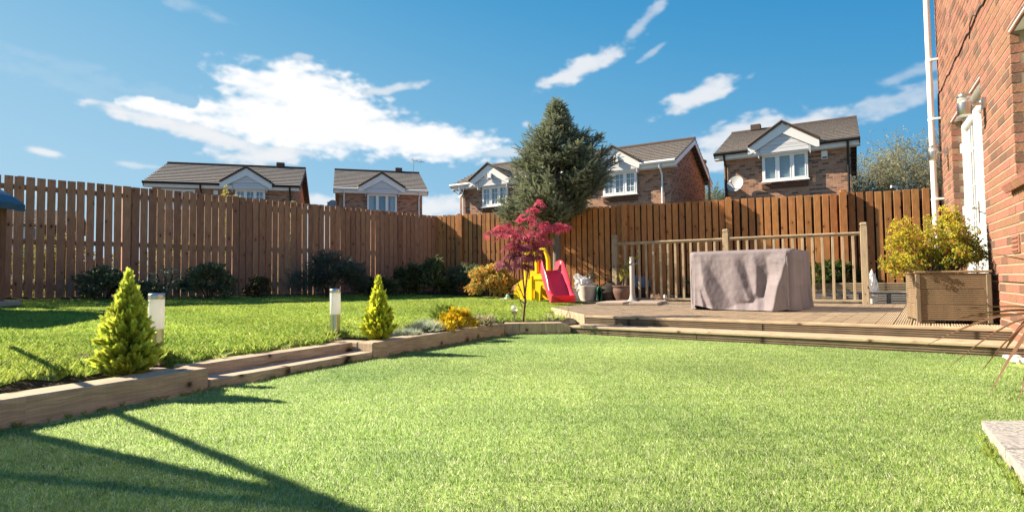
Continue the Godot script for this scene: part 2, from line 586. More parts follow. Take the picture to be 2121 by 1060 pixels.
func set_up_view() -> void:
	var cam := Camera3D.new()
	cam.name = "camera"
	cam.fov = rad_to_deg(2.0 * atan(530.0 / 1180.0))
	cam.near = 0.05
	cam.far = 900.0
	add_child(cam)
	cam.position = Vector3(0, EYE, 0)
	cam.basis = Basis(Vector3.RIGHT, deg_to_rad(2.38)) * Basis(Vector3.BACK, deg_to_rad(-0.65))
	cam.current = true
	var env := Environment.new()
	env.background_mode = Environment.BG_SKY
	var sm := PanoramaSkyMaterial.new()
	sm.panorama = tex(sky_image())
	env.sky = Sky.new()
	env.sky.sky_material = sm
	env.tonemap_mode = Environment.TONE_MAPPER_LINEAR
	env.tonemap_exposure = EXPO
	env.sdfgi_enabled = true
	env.ssao_enabled = true
	env.ssil_enabled = true
	var we := WorldEnvironment.new()
	we.name = "environment"
	we.environment = env
	add_child(we)
	var sun := DirectionalLight3D.new()
	sun.name = "sun"
	sun.light_energy = 1.6
	sun.light_color = Color(1.0, 0.93, 0.82)
	sun.light_angular_distance = 0.5
	sun.shadow_enabled = true
	add_child(sun)
	sun.look_at_from_position(Vector3(-cos(deg_to_rad(14.5)), tan(deg_to_rad(34.0)), -sin(deg_to_rad(14.5))), Vector3.ZERO)

# ---------------------------------------------------------------- lawns
func make_grounds() -> void:
	var g := MB.new()
	g.poly([Vector3(-450, -0.35, 450), Vector3(450, -0.35, 450), Vector3(450, -0.35, -450), Vector3(-450, -0.35, -450)], [Vector2.ZERO, Vector2.ZERO, Vector2.ZERO, Vector2.ZERO])
	struct("ground", g, M.outer)
	# lower lawn: flat backing under the blades
	var low := PackedVector2Array([Vector2(-6, 4), Vector2(-3.3, -0.47)])
	for i in range(1, EDGE.size()): low.append(EDGE[i])
	low.append_array(PackedVector2Array([Vector2(0.9, -6.9), Vector2(4.4, -4.4), Vector2(0.5, 4)]))
	var lm := MB.new()
	var pl := PackedVector2Array()
	for p in low: pl.append(Vector2(p.x, -p.y))
	lm.prism(pl, -0.3, 0.0, Transform3D(Basis(Vector3(1, 0, 0), Vector3(0, 0, -1), Vector3(0, 1, 0)), Vector3.ZERO))
	struct("lower_lawn", lm, M.thatch)
	# upper lawn: a sheet that rises towards the fences
	var um := MB.new()
	var out := upper_outline()
	var st := 0.125
	for iz in range(-120, 1):
		for ixx in range(-100, 84):
			var x0 := ixx * st
			var z0 := iz * st
			var cell := PackedVector2Array([Vector2(x0, z0), Vector2(x0 + st, z0), Vector2(x0 + st, z0 + st), Vector2(x0, z0 + st)])
			var ins := 0
			for c in cell:
				if Geometry2D.is_point_in_polygon(c, out): ins += 1
			if ins == 0: continue
			var pieces := [cell] if ins == 4 else Geometry2D.intersect_polygons(cell, out)
			for q in pieces:
				if Geometry2D.is_polygon_clockwise(q): q.reverse()
				q.reverse()   # counter-clockwise in x,z reads clockwise from above
				var p := []
				var u := []
				for c in q:
					p.append(Vector3(c.x, sheet(c.x, c.y), c.y)); u.append(c)
				var nn := Vector3(sheet(x0, z0) - sheet(x0 + st, z0), st, sheet(x0, z0) - sheet(x0, z0 + st)).normalized()
				um.poly(p, u, nn)
	struct("upper_lawn", um, M.earth)

func blades(size: float, count: int, h0: float, h1: float, wid: float, lean: float, cols: Array) -> Mesh:
	var m := MB.new()
	for i in count:
		var a := rf(0, TAU)
		var p := Vector3(rf(-size, size) * 0.5, -0.004, rf(-size, size) * 0.5)
		var h := rf(h0, h1)
		var side := Vector3(cos(a), 0, sin(a)) * wid * rf(0.6, 1.1)
		var fwd := Vector3(-sin(a), 0, cos(a)) * lean * rf(0.2, 1.3) * h * (1 if rng.randf() < 0.5 else -1)
		var mid := p + fwd * 0.35 + Vector3(0, h * 0.6, 0)
		var tip := p + fwd + Vector3(0, h, 0)
		var c: Color = cols[rng.randi() % cols.size()]
		var f := rf(0.8, 1.2)
		m.col = Color(c.r * f, c.g * f, c.b * f)
		var nn := (side.cross(tip - p).normalized() * 0.22 + Vector3.UP * 0.9).normalized()
		m.poly([p - side, p + side, mid + side * 0.75, tip, mid - side * 0.75], [Vector2.ZERO, Vector2.ZERO, Vector2.ZERO, Vector2.ZERO, Vector2.ZERO], nn)
	return m.mesh()

func in_view(p: Vector2, more: float) -> bool:
	return p.y < -1.0 and absf(p.x) < -p.y * 0.92 + more

func sow(called: String, outline: PackedVector2Array, step: float, kinds: Array, upper: bool, inset: float, base: Color) -> void:
	var where := []
	var tints := []
	for k in kinds.size():
		where.append([]); tints.append([])
	var r := outline_box(outline)
	var z := r.position.y
	while z < r.end.y:
		var x := r.position.x
		while x < r.end.x:
			var p := Vector2(x + step * 0.5 + rf(-1, 1) * step * 0.12, z + step * 0.5 + rf(-1, 1) * step * 0.12)
			if in_view(p, 0.9) and Geometry2D.is_point_in_polygon(p, outline) and keep_grass(p, upper, inset):
				var bs := Basis(Vector3.UP, (rng.randi() % 4) * PI / 2 + rf(-0.1, 0.1))
				var y := 0.0
				if upper:
					y = ground(p.x, p.y) - 0.012
					var sx := ground(p.x + 0.1, p.y) - ground(p.x - 0.1, p.y)
					var sz := ground(p.x, p.y + 0.1) - ground(p.x, p.y - 0.1)
					bs = Basis(Quaternion(Vector3.UP, Vector3(-sx, 0.2, -sz).normalized())) * bs
				var k := rng.randi() % kinds.size()
				where[k].append(Transform3D(bs * Basis.from_scale(Vector3(1.2, rf(0.85, 1.15), 1.2)), Vector3(p.x, y, p.y)))
				# worn and lush patches of the turf
				var g := noise.get_noise_2d(p.x * 26.0, p.y * 60.0) * 0.30 + noise.get_noise_2d(p.x * 160.0 + 300.0, p.y * 90.0) * 0.16
				var ye := noise.get_noise_2d(p.x * 30.0 + 900.0, p.y * 30.0) * 0.12
				tints[k].append(Color(base.r * (0.99 + g + ye * 0.5), base.g * (1.03 + g * 0.8), base.b * (1.06 + g * 0.9)))
			x += step
		z += step
	for k in kinds.size():
		many(called, kinds[k], M.blade, self, where[k], tints[k])

func outline_box(o: PackedVector2Array) -> Rect2:
	var r := Rect2(o[0], Vector2.ZERO)
	for p in o: r = r.expand(p)
	return r

func keep_grass(p: Vector2, upper: bool, inset: float) -> bool:
	if not upper: return true
	var d := edge_distance(p)
	# a soil bed lies behind the timbers except at the step
	var bed := bed_width(p)
	bed += (0.05 * noise.get_noise_2d(p.x * 150.0, p.y * 150.0) if bed > 0.4 else 0.03)
	if d < bed: return false
	# border along the left fence
	var fl := (p - LF).dot(Vector2(-0.728, -0.686))
	if fl > -0.62 - 0.1 * noise.get_noise_2d(p.x * 60.0, 50.0): return false
	var n2 := Vector2(0.4226, -0.9063)
	if (p - LF).dot(n2) > -1.55: return false
	if p.x > 0.35 and p.y > -8.6: return false
	return true

func plant_lawns() -> void:
	var turf := [Color(0.43, 0.61, 0.17), Color(0.51, 0.67, 0.22), Color(0.62, 0.74, 0.34), Color(0.34, 0.53, 0.13), Color(0.75, 0.79, 0.54), Color(0.47, 0.64, 0.24)]
	var kinds := []
	for i in 4: kinds.append(blades(0.25, 3000, 0.010, 0.021, 0.00095, 0.4, turf))
	var low := PackedVector2Array([Vector2(-3.3, -0.47)])
	for i in range(1, EDGE.size()): low.append(EDGE[i])
	low.append_array(PackedVector2Array([Vector2(0.72, -6.6), Vector2(3.7, -4.5), Vector2(3.62, -4.12), Vector2(2.6, -2.2), Vector2(1.6, -0.4), Vector2(0.7, -0.4)]))
	sow("turf_blades", low, 0.25, kinds, false, 0.0, Color(1, 1, 1))
	var lawn := [Color(0.52, 0.67, 0.12), Color(0.59, 0.71, 0.15), Color(0.43, 0.60, 0.11), Color(0.68, 0.71, 0.24), Color(0.39, 0.57, 0.10)]
	kinds = []
	for i in 4: kinds.append(blades(0.25, 1100, 0.02, 0.05, 0.0015, 0.65, lawn))
	sow("grass_blades", upper_outline(), 0.25, kinds, true, 0.0, Color(1, 1, 1))

func stray_grass() -> void:
	# longer blades that the mower misses, at the foot of timbers, lamps and slabs
	var m := MB.new()
	for i in 9:
		var a := rf(0, TAU)
		var d := Vector3(cos(a) * rf(0.1, 0.7), 1, sin(a) * rf(0.1, 0.7)).normalized()
		var x := Vector3(-sin(a), 0, cos(a)) * 0.03
		var p := Vector3(rf(-0.3, 0.3), 0, rf(-0.3, 0.3))
		var L := rf(0.6, 1.2)
		m.col = Color.WHITE * rf(0.8, 1.2)
		m.poly([p - x, p + x, p + d * L * 0.6 + x * 0.7, p + d * L + Vector3(d.x, -0.15, d.z) * 0.3, p + d * L * 0.6 - x * 0.7], [Vector2.ZERO, Vector2.ZERO, Vector2.ZERO, Vector2.ZERO, Vector2.ZERO])
	var mesh := m.mesh()
	var where := []
	var tints := []
	for i in EDGE.size() - 1:
		var a: Vector2 = EDGE[i]
		var b: Vector2 = EDGE[i + 1]
		var d := (b - a).normalized()
		var nb := Vector2(d.y, -d.x)
		if nb.dot(Vector2(-1, -0.4)) < 0.0: nb = -nb
		for k in int(a.distance_to(b) * 26.0):
			var p := a.lerp(b, rng.randf()) - nb * rf(0.0, 0.03)
			put_tuft(where, tints, Vector3(p.x, 0, p.y), rf(0.02, 0.045))
		for k in int(a.distance_to(b) * 38.0):
			var q := a.lerp(b, rng.randf())
			var p := q + nb * (bed_width(q + nb * 0.1) + rf(-0.02, 0.10))
			put_tuft(where, tints, Vector3(p.x, ground(p.x, p.y) - 0.01, p.y), rf(0.04, 0.085))
	for c in [Vector2(-2.285, -3.66), Vector2(-1.57, -5.05)]:
		for k in 26:
			var a := rf(0, TAU)
			var p: Vector2 = c + Vector2(cos(a), sin(a)) * rf(0.05, 0.10)
			put_tuft(where, tints, Vector3(p.x, ground(p.x, p.y) - 0.01, p.y), rf(0.05, 0.10))
	for k in 60:
		var p := Vector2(1.80, -2.215).lerp(Vector2(1.09, -1.03), rng.randf()) + Vector2(-0.015, 0.005) * rf(0, 1.5)
		put_tuft(where, tints, Vector3(p.x, 0, p.y), rf(0.02, 0.045))
	many("stray_grass", mesh, M.blade, self, where, tints)

func put_tuft(where: Array, tints: Array, at: Vector3, s: float) -> void:
	where.append(Transform3D(Basis(Vector3.UP, rf(0, TAU)).scaled(Vector3.ONE * s), at))
	var f := rf(0.7, 1.15)
	tints.append(Color(0.44 * f, 0.56 * f, 0.13 * f))

# ---------------------------------------------------------------- timber edging
func sleeper(called: String, label: String, a: Vector2, b: Vector2, back: float, thick: float, y0: float, y1: float, k: int, end_cut := 0.0) -> void:
	# a, b: front line; the timber lies `back` to `back + thick` behind it
	var d := (b - a).normalized()
	var nb := Vector2(d.y, -d.x)
	if nb.dot(Vector2(-1, -0.4)) < 0.0: nb = -nb
	var mid := (a + b) * 0.5 + nb * (back + thick * 0.5)
	var L := a.distance_to(b) - 0.006
	var t := thing(called, label, "sleeper", Vector3(mid.x, y0, mid.y), -atan2(d.y, d.x), "timber sleepers edging the upper lawn")
	var m := MB.new()
	m.uvo = Vector2(rng.randf(), rng.randf())
	m.box(Vector3(0, (y1 - y0) / 2, 0), Vector3(L, y1 - y0, thick), 0.007)
	part("timber", m, M.sleeper[k % 4], t)
	# sawn end grain and a drying crack along the face
	var e := MB.new()
	for s in [-1.0, 1.0]:
		e.box(Vector3(s * (L / 2 + 0.001), (y1 - y0) / 2, 0), Vector3(0.004, y1 - y0 - 0.02, thick - 0.02), 0.001)
	part("end_grain", e, M.sleeper[(k + 1) % 4], t)

func make_edging() -> void:
	var y := 0.135
	sleeper("timber_sleeper", "long knotty sleeper at lower left edging the soil bed with the bushy golden conifer", EDGE[0], EDGE[2], 0.0, 0.19, -0.12, y, 0)
	var d := (EDGE[3] - EDGE[2]).normalized()
	var nb := Vector2(d.y, -d.x)
	if nb.x > 0: nb = -nb
	var B: Vector2 = EDGE[2]
	var C: Vector2 = EDGE[3]
	sleeper("timber_sleeper", "short return sleeper beside the left end of the garden step", B + nb * 0.19 - d * 0.10, B + nb * 0.66 - d * 0.10, 0.0, 0.10, -0.1, y - 0.002, 1)
	sleeper("timber_sleeper", "low front sleeper forming the lower tread of the garden step", B + d * 0.004, C - d * 0.004, 0.0, 0.205, -0.12, 0.062, 2)
	sleeper("timber_sleeper", "upper sleeper forming the top of the garden step before the grass", B + d * 0.004, C - d * 0.004, 0.207, 0.16, -0.1, y - 0.003, 3)
	sleeper("timber_sleeper", "short return sleeper beside the slim golden conifer at right end of step", C + nb * 0.172 + d * 0.135, C + nb * 0.66 + d * 0.135, 0.0, 0.13, -0.1, y - 0.002, 0)
	sleeper("timber_sleeper", "long sleeper in front of the grey grass tufts and yellow flowering plant", C, EDGE[4], 0.0, 0.17, -0.12, y, 1)
	# last length, its top corner cut to a slope
	var a: Vector2 = EDGE[4]
	var b: Vector2 = EDGE[5]
	var t := thing("timber_sleeper", "sleeper with a cut corner meeting the lower deck step below the red maple", "sleeper", Vector3(a.x, -0.12, a.y), 0.0, "timber sleepers edging the upper lawn")
	var m := MB.new()
	m.uvo = Vector2(0.3, 0.6)
	m.us = 1.0
	m.prism(PackedVector2Array([Vector2(0.0, 0), Vector2(0.762, 0), Vector2(0.762, 0.215), Vector2(0.66, 0.255), Vector2(0.0, 0.255)]), -0.17, 0.0)
	part("timber", m, M.sleeper[2], t)
	# soil of the planting beds behind the timbers and along the fence
	var s := MB.new()
	for seg in [[EDGE[0], EDGE[2] - d * 0.02], [EDGE[3] + d * 0.14, EDGE[4]], [EDGE[4], EDGE[5] + Vector2(0.1, 0)]]:
		var p: Vector2 = seg[0]
		var q: Vector2 = seg[1]
		var dd := (q - p).normalized()
		var n2 := Vector2(dd.y, -dd.x)
		if n2.dot(Vector2(-1, -0.4)) < 0.0: n2 = -n2
		var steps := int(p.distance_to(q) / 0.06)
		for i in steps:
			for j in 9:
				var c := []
				for o in [[0, 0], [1, 0], [1, 1], [0, 1]]:
					var w = p.lerp(q, float(i + o[0]) / steps) + n2 * (0.15 + 0.08 * (j + o[1]))
					var yy := lerpf(0.10, ground(w.x, w.y) + 0.01, smoothstep(0.3, 0.75, 0.15 + 0.08 * (j + o[1]))) + 0.022 * noise.get_noise_2d(w.x * 500.0, w.y * 500.0)
					c.append(Vector3(w.x, yy, w.y))
				if (c[1] - c[0]).cross(c[2] - c[0]).y < 0.0: c.reverse()
				s.quad(c[0], c[1], c[2], c[3])
	struct("soil", s, M.soil)
	var f := MB.new()
	var ld := Vector2(0.686, -0.728)
	for i in 130:
		for j in 5:
			var c := []
			for o in [[0, 0], [1, 0], [1, 1], [0, 1]]:
				var w = LF - ld * (i + o[0]) * 0.085 + Vector2(0.728, 0.686) * (0.02 + (j + o[1]) * 0.135)
				c.append(Vector3(w.x, ground(w.x, w.y) + 0.012 + 0.03 * noise.get_noise_2d(w.x * 400.0, w.y * 400.0) - (0.03 if j + o[1] == 5 else 0.0), w.y))
			if (c[1] - c[0]).cross(c[2] - c[0]).y < 0.0: c.reverse()
			f.quad(c[0], c[1], c[2], c[3])
	var bd := Vector2(0.9063, 0.4226)
	for i in 110:
		for j in 8:
			var c := []
			for o in [[0, 0], [1, 0], [1, 1], [0, 1]]:
				var w = LF + bd * (i + o[0]) * 0.095 + Vector2(-0.4226, 0.9063) * (0.02 + (j + o[1]) * 0.2)
				c.append(Vector3(w.x, ground(w.x, w.y) + 0.012 + 0.03 * noise.get_noise_2d(w.x * 400.0, w.y * 400.0) - (0.04 if j + o[1] == 8 else 0.0), w.y))
			if (c[1] - c[0]).cross(c[2] - c[0]).y < 0.0: c.reverse()
			f.quad(c[0], c[1], c[2], c[3])
	struct("border_soil", f, M.soil)

# ---------------------------------------------------------------- fences
func fence_board(w: float, h: float) -> Mesh:
	var m := MB.new()
	m.uvo = Vector2(rng.randf() * 3, rng.randf() * 3)
	m.box(Vector3(0, h / 2, 0), Vector3(w, h, 0.02), 0.003)
	return m.mesh()

func make_fences() -> void:
	var ld := Vector2(0.686, -0.728)          # along the left fence, away from the camera
	var o := LF - ld * 7.583
	var t := thing("timber_fence", "long brown fence of spaced upright boards running away along the left", "fence", Vector3(o.x, 0, o.y), atan2(0.728, 0.686))
	var kinds := []
	for i in 7: kinds.append(fence_board(rf(0.098, 0.103), 1.84))
	var tight := []
	for i in 7: tight.append(fence_board(rf(0.103, 0.109), 1.84))
	var wide := []
	for i in 3: wide.append(fence_board(0.112, 1.84))
	# local x runs along the fence, local z towards the garden
	var posts := [-4.2, -2.2, -0.16, 1.14, 2.845, 4.458, 5.883, 7.52]
	for s in posts:
		var w = o + ld * s
		var m := MB.new()
		m.box(Vector3(s, ground(w.x, w.y) + 0.84, -0.085), Vector3(0.075, 1.9, 0.075), 0.004)
		part("post", m, M.fence_a[1], t)
	for k in posts.size() - 1:
		for yy in [2.07, 1.28, 0.62]:
			var m := MB.new()
			var L: float = posts[k + 1] - posts[k]
			m.box(Vector3((posts[k] + posts[k + 1]) / 2, yy, -0.032), Vector3(L - 0.006, 0.075, 0.04), 0.003)
			part("rail", m, M.fence_a[k % 3], t)
	var s := -4.3
	while s < 7.57:
		var near := false
		for p in posts:
			if absf(s - p) < 0.06: near = true
		var w := o + ld * s
		var base := ground(w.x, w.y) + 0.02 + rf(0, 0.02)
		var top := 2.222 + rf(-0.006, 0.006) + (-0.004 if s > 4 else 0.0)
		var b := part("board", wide[rng.randi() % 3] if near else (kinds if s < 1.2 else tight)[rng.randi() % 7], M.fence_a[rng.randi() % 6], t, Transform3D(Basis(Vector3.BACK, rf(-0.004, 0.004)), Vector3(s, top - 1.84, 0.0)))
		b.position.y = top - 1.84
		if near and s > 0.5:
			# a filler board closes the gap next to a post
			part("board", kinds[rng.randi() % 7], M.fence_a[rng.randi() % 6], t, Transform3D(Basis.IDENTITY, Vector3(s + 0.09, top - 1.845, -0.023)))
		# far panels have a second layer behind some gaps
		if s > 2.8 and rng.randf() < (0.5 if s < 5.5 else 0.8 if s < 6.2 else 1.0):
			part("board", kinds[rng.randi() % 7], M.fence_a[rng.randi() % 6], t, Transform3D(Basis.IDENTITY, Vector3(s + 0.06, top - 1.85, -0.066)))
		s += 0.1215 + rf(-0.003, 0.003)
	# back fence
	var bd := Vector2(0.9063, 0.4226)
	t = thing("timber_fence", "tall orange-brown fence of upright boards across the back of the garden", "fence", Vector3(LF.x, 0, LF.y), -deg_to_rad(25.0))
	kinds = []
	for i in 7: kinds.append(fence_board(rf(0.100, 0.106), 1.85))
	var slim := []
	for i in 4: slim.append(fence_board(rf(0.094, 0.098), 1.85))
	wide = []
	for i in 3: wide.append(fence_board(0.118, 1.86))
	var corner := MB.new()
	corner.box(Vector3(-0.05, 1.2, -0.03), Vector3(0.10, 1.98, 0.11), 0.004)
	part("corner_post", corner, M.fence_b[1], t)
	posts = [0.06, 0.748, 2.72, 4.706, 6.692, 8.645, 10.6]
	for p in posts:
		var m := MB.new()
		m.box(Vector3(p, 1.2, -0.062), Vector3(0.09, 2.0, 0.09), 0.004)
		part("post", m, M.fence_b[2], t)
	for k in posts.size() - 1:
		for yy in [1.98, 1.2, 0.6]:
			var m := MB.new()
			var L: float = posts[k + 1] - posts[k]
			m.box(Vector3((posts[k] + posts[k + 1]) / 2, yy - 0.01 * posts[k], -0.032), Vector3(L - 0.1, 0.075, 0.04), 0.003)
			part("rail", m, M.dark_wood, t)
	s = -0.03
	var bay := 0
	while s < 10.7:
		var top := 2.222 - 0.0105 * s + rf(-0.007, 0.007)
		var pitch := 0.1205 if s < 2.7 else (0.128 if s < 6.6 else 0.1375)
		var near := false
		for p in posts:
			if absf(s - p) < pitch * 0.5: near = true
		if near and s > 0.3:
			# a cover board stands proud of the panel on each post
			part("cover_board", wide[rng.randi() % 3], M.fence_b[rng.randi() % 6], t, Transform3D(Basis.IDENTITY, Vector3(s, top - 1.85, 0.092)))
			var m := MB.new()
			m.box(Vector3(s, 1.2, 0.0315), Vector3(0.07, 1.98, 0.098), 0.003)
			part("post_packer", m, M.fence_b[3], t)
		else:
			part("board", slim[rng.randi() % 4] if s < 2.7 else kinds[rng.randi() % 7], M.fence_b[rng.randi() % 6], t, Transform3D(Basis(Vector3.BACK, rf(-0.004, 0.004)), Vector3(s, top - 1.85, 0.0)))
		# a second skin of boards closes the gaps from behind
		if s > 0.1:
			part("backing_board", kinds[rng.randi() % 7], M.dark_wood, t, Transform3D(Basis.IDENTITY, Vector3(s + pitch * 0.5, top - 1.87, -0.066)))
		s += pitch + rf(-0.002, 0.002)

# ---------------------------------------------------------------- deck
func ribbed(m: MB, L: float, wd: float, th: float, o: Vector3, bs: Basis, ribs: int) -> void:
	# a grooved board: length along local x, width along local y, ribs face local z
	m.box(o + bs * Vector3(0, 0, -0.003), Vector3(L, wd, th - 0.006), 0.0, bs)
	var p := wd / ribs
	for k in ribs:
		m.box(o + bs * Vector3(0, -wd / 2 + (k + 0.5) * p, th / 2 - 0.0015), Vector3(L - 0.002, p * 0.62, 0.009), 0.002, bs)

func make_deck() -> void:
	var y := 0.2
	var O := Vector2(0.889, -6.908)
	var u := Vector2(0.809, 0.588)
	var v := Vector2(0.588, -0.809)
	var t := thing("timber_deck", "raised grooved timber deck with one low step in front of the brick house", "deck", Vector3(O.x, 0, O.y), -atan2(0.588, 0.809))
	# local x along the front edge, local -z away from the lawn
	var out := PackedVector2Array()
	for p in deck_corners():
		out.append(Vector2((p - O).dot(u), (p - O).dot(v)))
	var x := -1.6
	var pitch := 0.138
	while x < 5.2:
		var m := MB.new()
		m.uvo = Vector2(rng.randf() * 3, rng.randf() * 3)
		var ribs := 7
		var some := false
		for k in ribs:
			var cx := x + (k + 0.5) * (pitch - 0.007) / ribs
			var strip := PackedVector2Array([Vector2(cx - 0.004, -1), Vector2(cx + 0.004, -1), Vector2(cx + 0.004, 8), Vector2(cx - 0.004, 8)])
			for q in Geometry2D.intersect_polygons(out, strip):
				var lo := 99.0
				var hi := -99.0
				for c in q:
					lo = minf(lo, c.y); hi = maxf(hi, c.y)
				if hi - lo < 0.05: continue
				some = true
				var wv := (pitch - 0.007) / ribs
				m.box(Vector3(cx, y - 0.018, -(lo + hi) / 2), Vector3(wv, 0.022, hi - lo), 0.0)
				m.box(Vector3(cx, y - 0.006, -(lo + hi) / 2), Vector3(wv * 0.68, 0.013, hi - lo - 0.002), 0.002)
		if some:
			part("board", m, M.deck[rng.randi() % 4], t)
		x += pitch
	# front fascia in two lengths, the chamfered left fascias, the step below
	var L1 := 4.15
	for e in [[0.0, 2.0], [2.004, L1]]:
		var m := MB.new()
		m.uvo = Vector2(rng.randf(), rng.randf())
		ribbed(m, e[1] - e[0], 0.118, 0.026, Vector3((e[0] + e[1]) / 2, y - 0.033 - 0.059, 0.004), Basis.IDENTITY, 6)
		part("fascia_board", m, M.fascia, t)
	var nose := MB.new()
	nose.box(Vector3(L1 / 2, y - 0.014, 0.012), Vector3(L1, 0.03, 0.03), 0.005)
	part("nosing", nose, M.deck[1], t)
	for k in [[0, 5], [5, 4], [4, 3]]:
		var a: Vector2 = out[k[0]]
		var b: Vector2 = out[k[1]]
		var d := (b - a).normalized()
		var m := MB.new()
		var c := (a + b) / 2
		# outward side of the deck lies to the left of a->b seen from above
		var bs := Basis(Vector3(d.x, 0, -d.y), Vector3.UP, Vector3(-d.y, 0, -d.x).normalized())
		if bs.z.x > 0: bs = Basis(-bs.x, Vector3.UP, -bs.z)
		ribbed(m, a.distance_to(b) + 0.02, 0.13, 0.026, Vector3(c.x, y - 0.062, -c.y) + bs.z * 0.012, bs, 6)
		part("fascia_board", m, M.deck[2], t)
	# step
	var sx0 := -0.02
	var sx1 := 4.05
	var sd := 0.36
	var tread := MB.new()
	for k in 3:
		tread.uvo = Vector2(rng.randf(), k * 0.3)
		tread.box(Vector3((sx0 + sx1) / 2, 0.088, 0.022 + 0.058 + k * 0.116), Vector3(sx1 - sx0, 0.026, 0.112), 0.004)
		part("tread_board", tread, M.deck[k % 4], t)
		tread = MB.new()
	for e in [[sx0, 1.45], [1.454, sx1]]:
		var m := MB.new()
		m.uvo = Vector2(rng.randf(), rng.randf())
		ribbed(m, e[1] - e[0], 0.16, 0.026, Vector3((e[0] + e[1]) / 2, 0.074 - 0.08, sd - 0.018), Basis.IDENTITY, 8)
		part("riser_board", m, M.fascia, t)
	var side := MB.new()
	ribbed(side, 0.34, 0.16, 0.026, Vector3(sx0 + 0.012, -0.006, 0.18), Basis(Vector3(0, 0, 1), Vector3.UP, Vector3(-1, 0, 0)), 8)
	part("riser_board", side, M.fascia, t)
	var joist := MB.new()
	for q in Geometry2D.offset_polygon(out, -0.05):
		var pl := PackedVector2Array()
		for c in q: pl.append(Vector2(c.x, c.y))
		joist.prism(pl, -0.25, y - 0.032, Transform3D(Basis(Vector3(1, 0, 0), Vector3(0, 0, -1), Vector3(0, 1, 0)), Vector3.ZERO))
	part("joist_frame", joist, M.dark_wood, t)

func make_railing() -> void:
	var a := Vector2(2.047, -11.285)
	var ang := atan2(1.304, 1.93)
	var t := thing("deck_railing", "pale timber deck railing with three posts and slim upright spindles", "railing", Vector3(a.x, 0.2, a.y), -ang)
	var posts := [0.0, 2.124, 4.211]
	var tops := [1.288, 1.279, 1.263]
	for k in 3:
		var m := MB.new()
		m.uvo = Vector2(rng.randf(), rng.randf())
		var h: float = tops[k]
		m.box(Vector3(posts[k], h / 2 - 0.1, 0), Vector3(0.098, h + 0.08, 0.098), 0.006)
		var p := part("post", m, M.rail[k], t)
		var c := MB.new()
		c.box(Vector3(posts[k], h - 0.045, 0), Vector3(0.088, 0.022, 0.088), 0.003)
		c.box(Vector3(posts[k], h - 0.012, 0), Vector3(0.098, 0.05, 0.098), 0.018)
		part("cap", c, M.rail[k], p)
	for k in 2:
		var x0: float = posts[k] + 0.05
		var x1: float = posts[k + 1] - 0.05
		var hy := 1.128 if k == 0 else 1.121
		var m := MB.new()
		m.uvo = Vector2(rng.randf(), rng.randf())
		var tilt := Basis(Vector3.BACK, -0.006)
		m.box(Vector3((x0 + x1) / 2, hy, 0), Vector3(x1 - x0, 0.03, 0.078), 0.008, tilt)
		m.box(Vector3((x0 + x1) / 2, hy - 0.026, 0), Vector3(x1 - x0, 0.022, 0.05), 0.003, tilt)
		part("handrail", m, M.rail[1], t)
		m = MB.new()
		m.box(Vector3((x0 + x1) / 2, 0.045, 0), Vector3(x1 - x0, 0.034, 0.06), 0.004)
		part("bottom_rail", m, M.rail[0], t)
		var x := x0 + 0.165 if k == 0 else x0 + 0.16
		while x < x1 - 0.06:
			m = MB.new()
			m.uvo = Vector2(rng.randf(), rng.randf())
			m.box(Vector3(x, 0.577, 0), Vector3(0.04, 1.03, 0.04), 0.004, Basis(Vector3.BACK, rf(-0.004, 0.004)))
			part("spindle", m, M.rail[rng.randi() % 4], t)
			x += 0.1445 + rf(-0.003, 0.003)

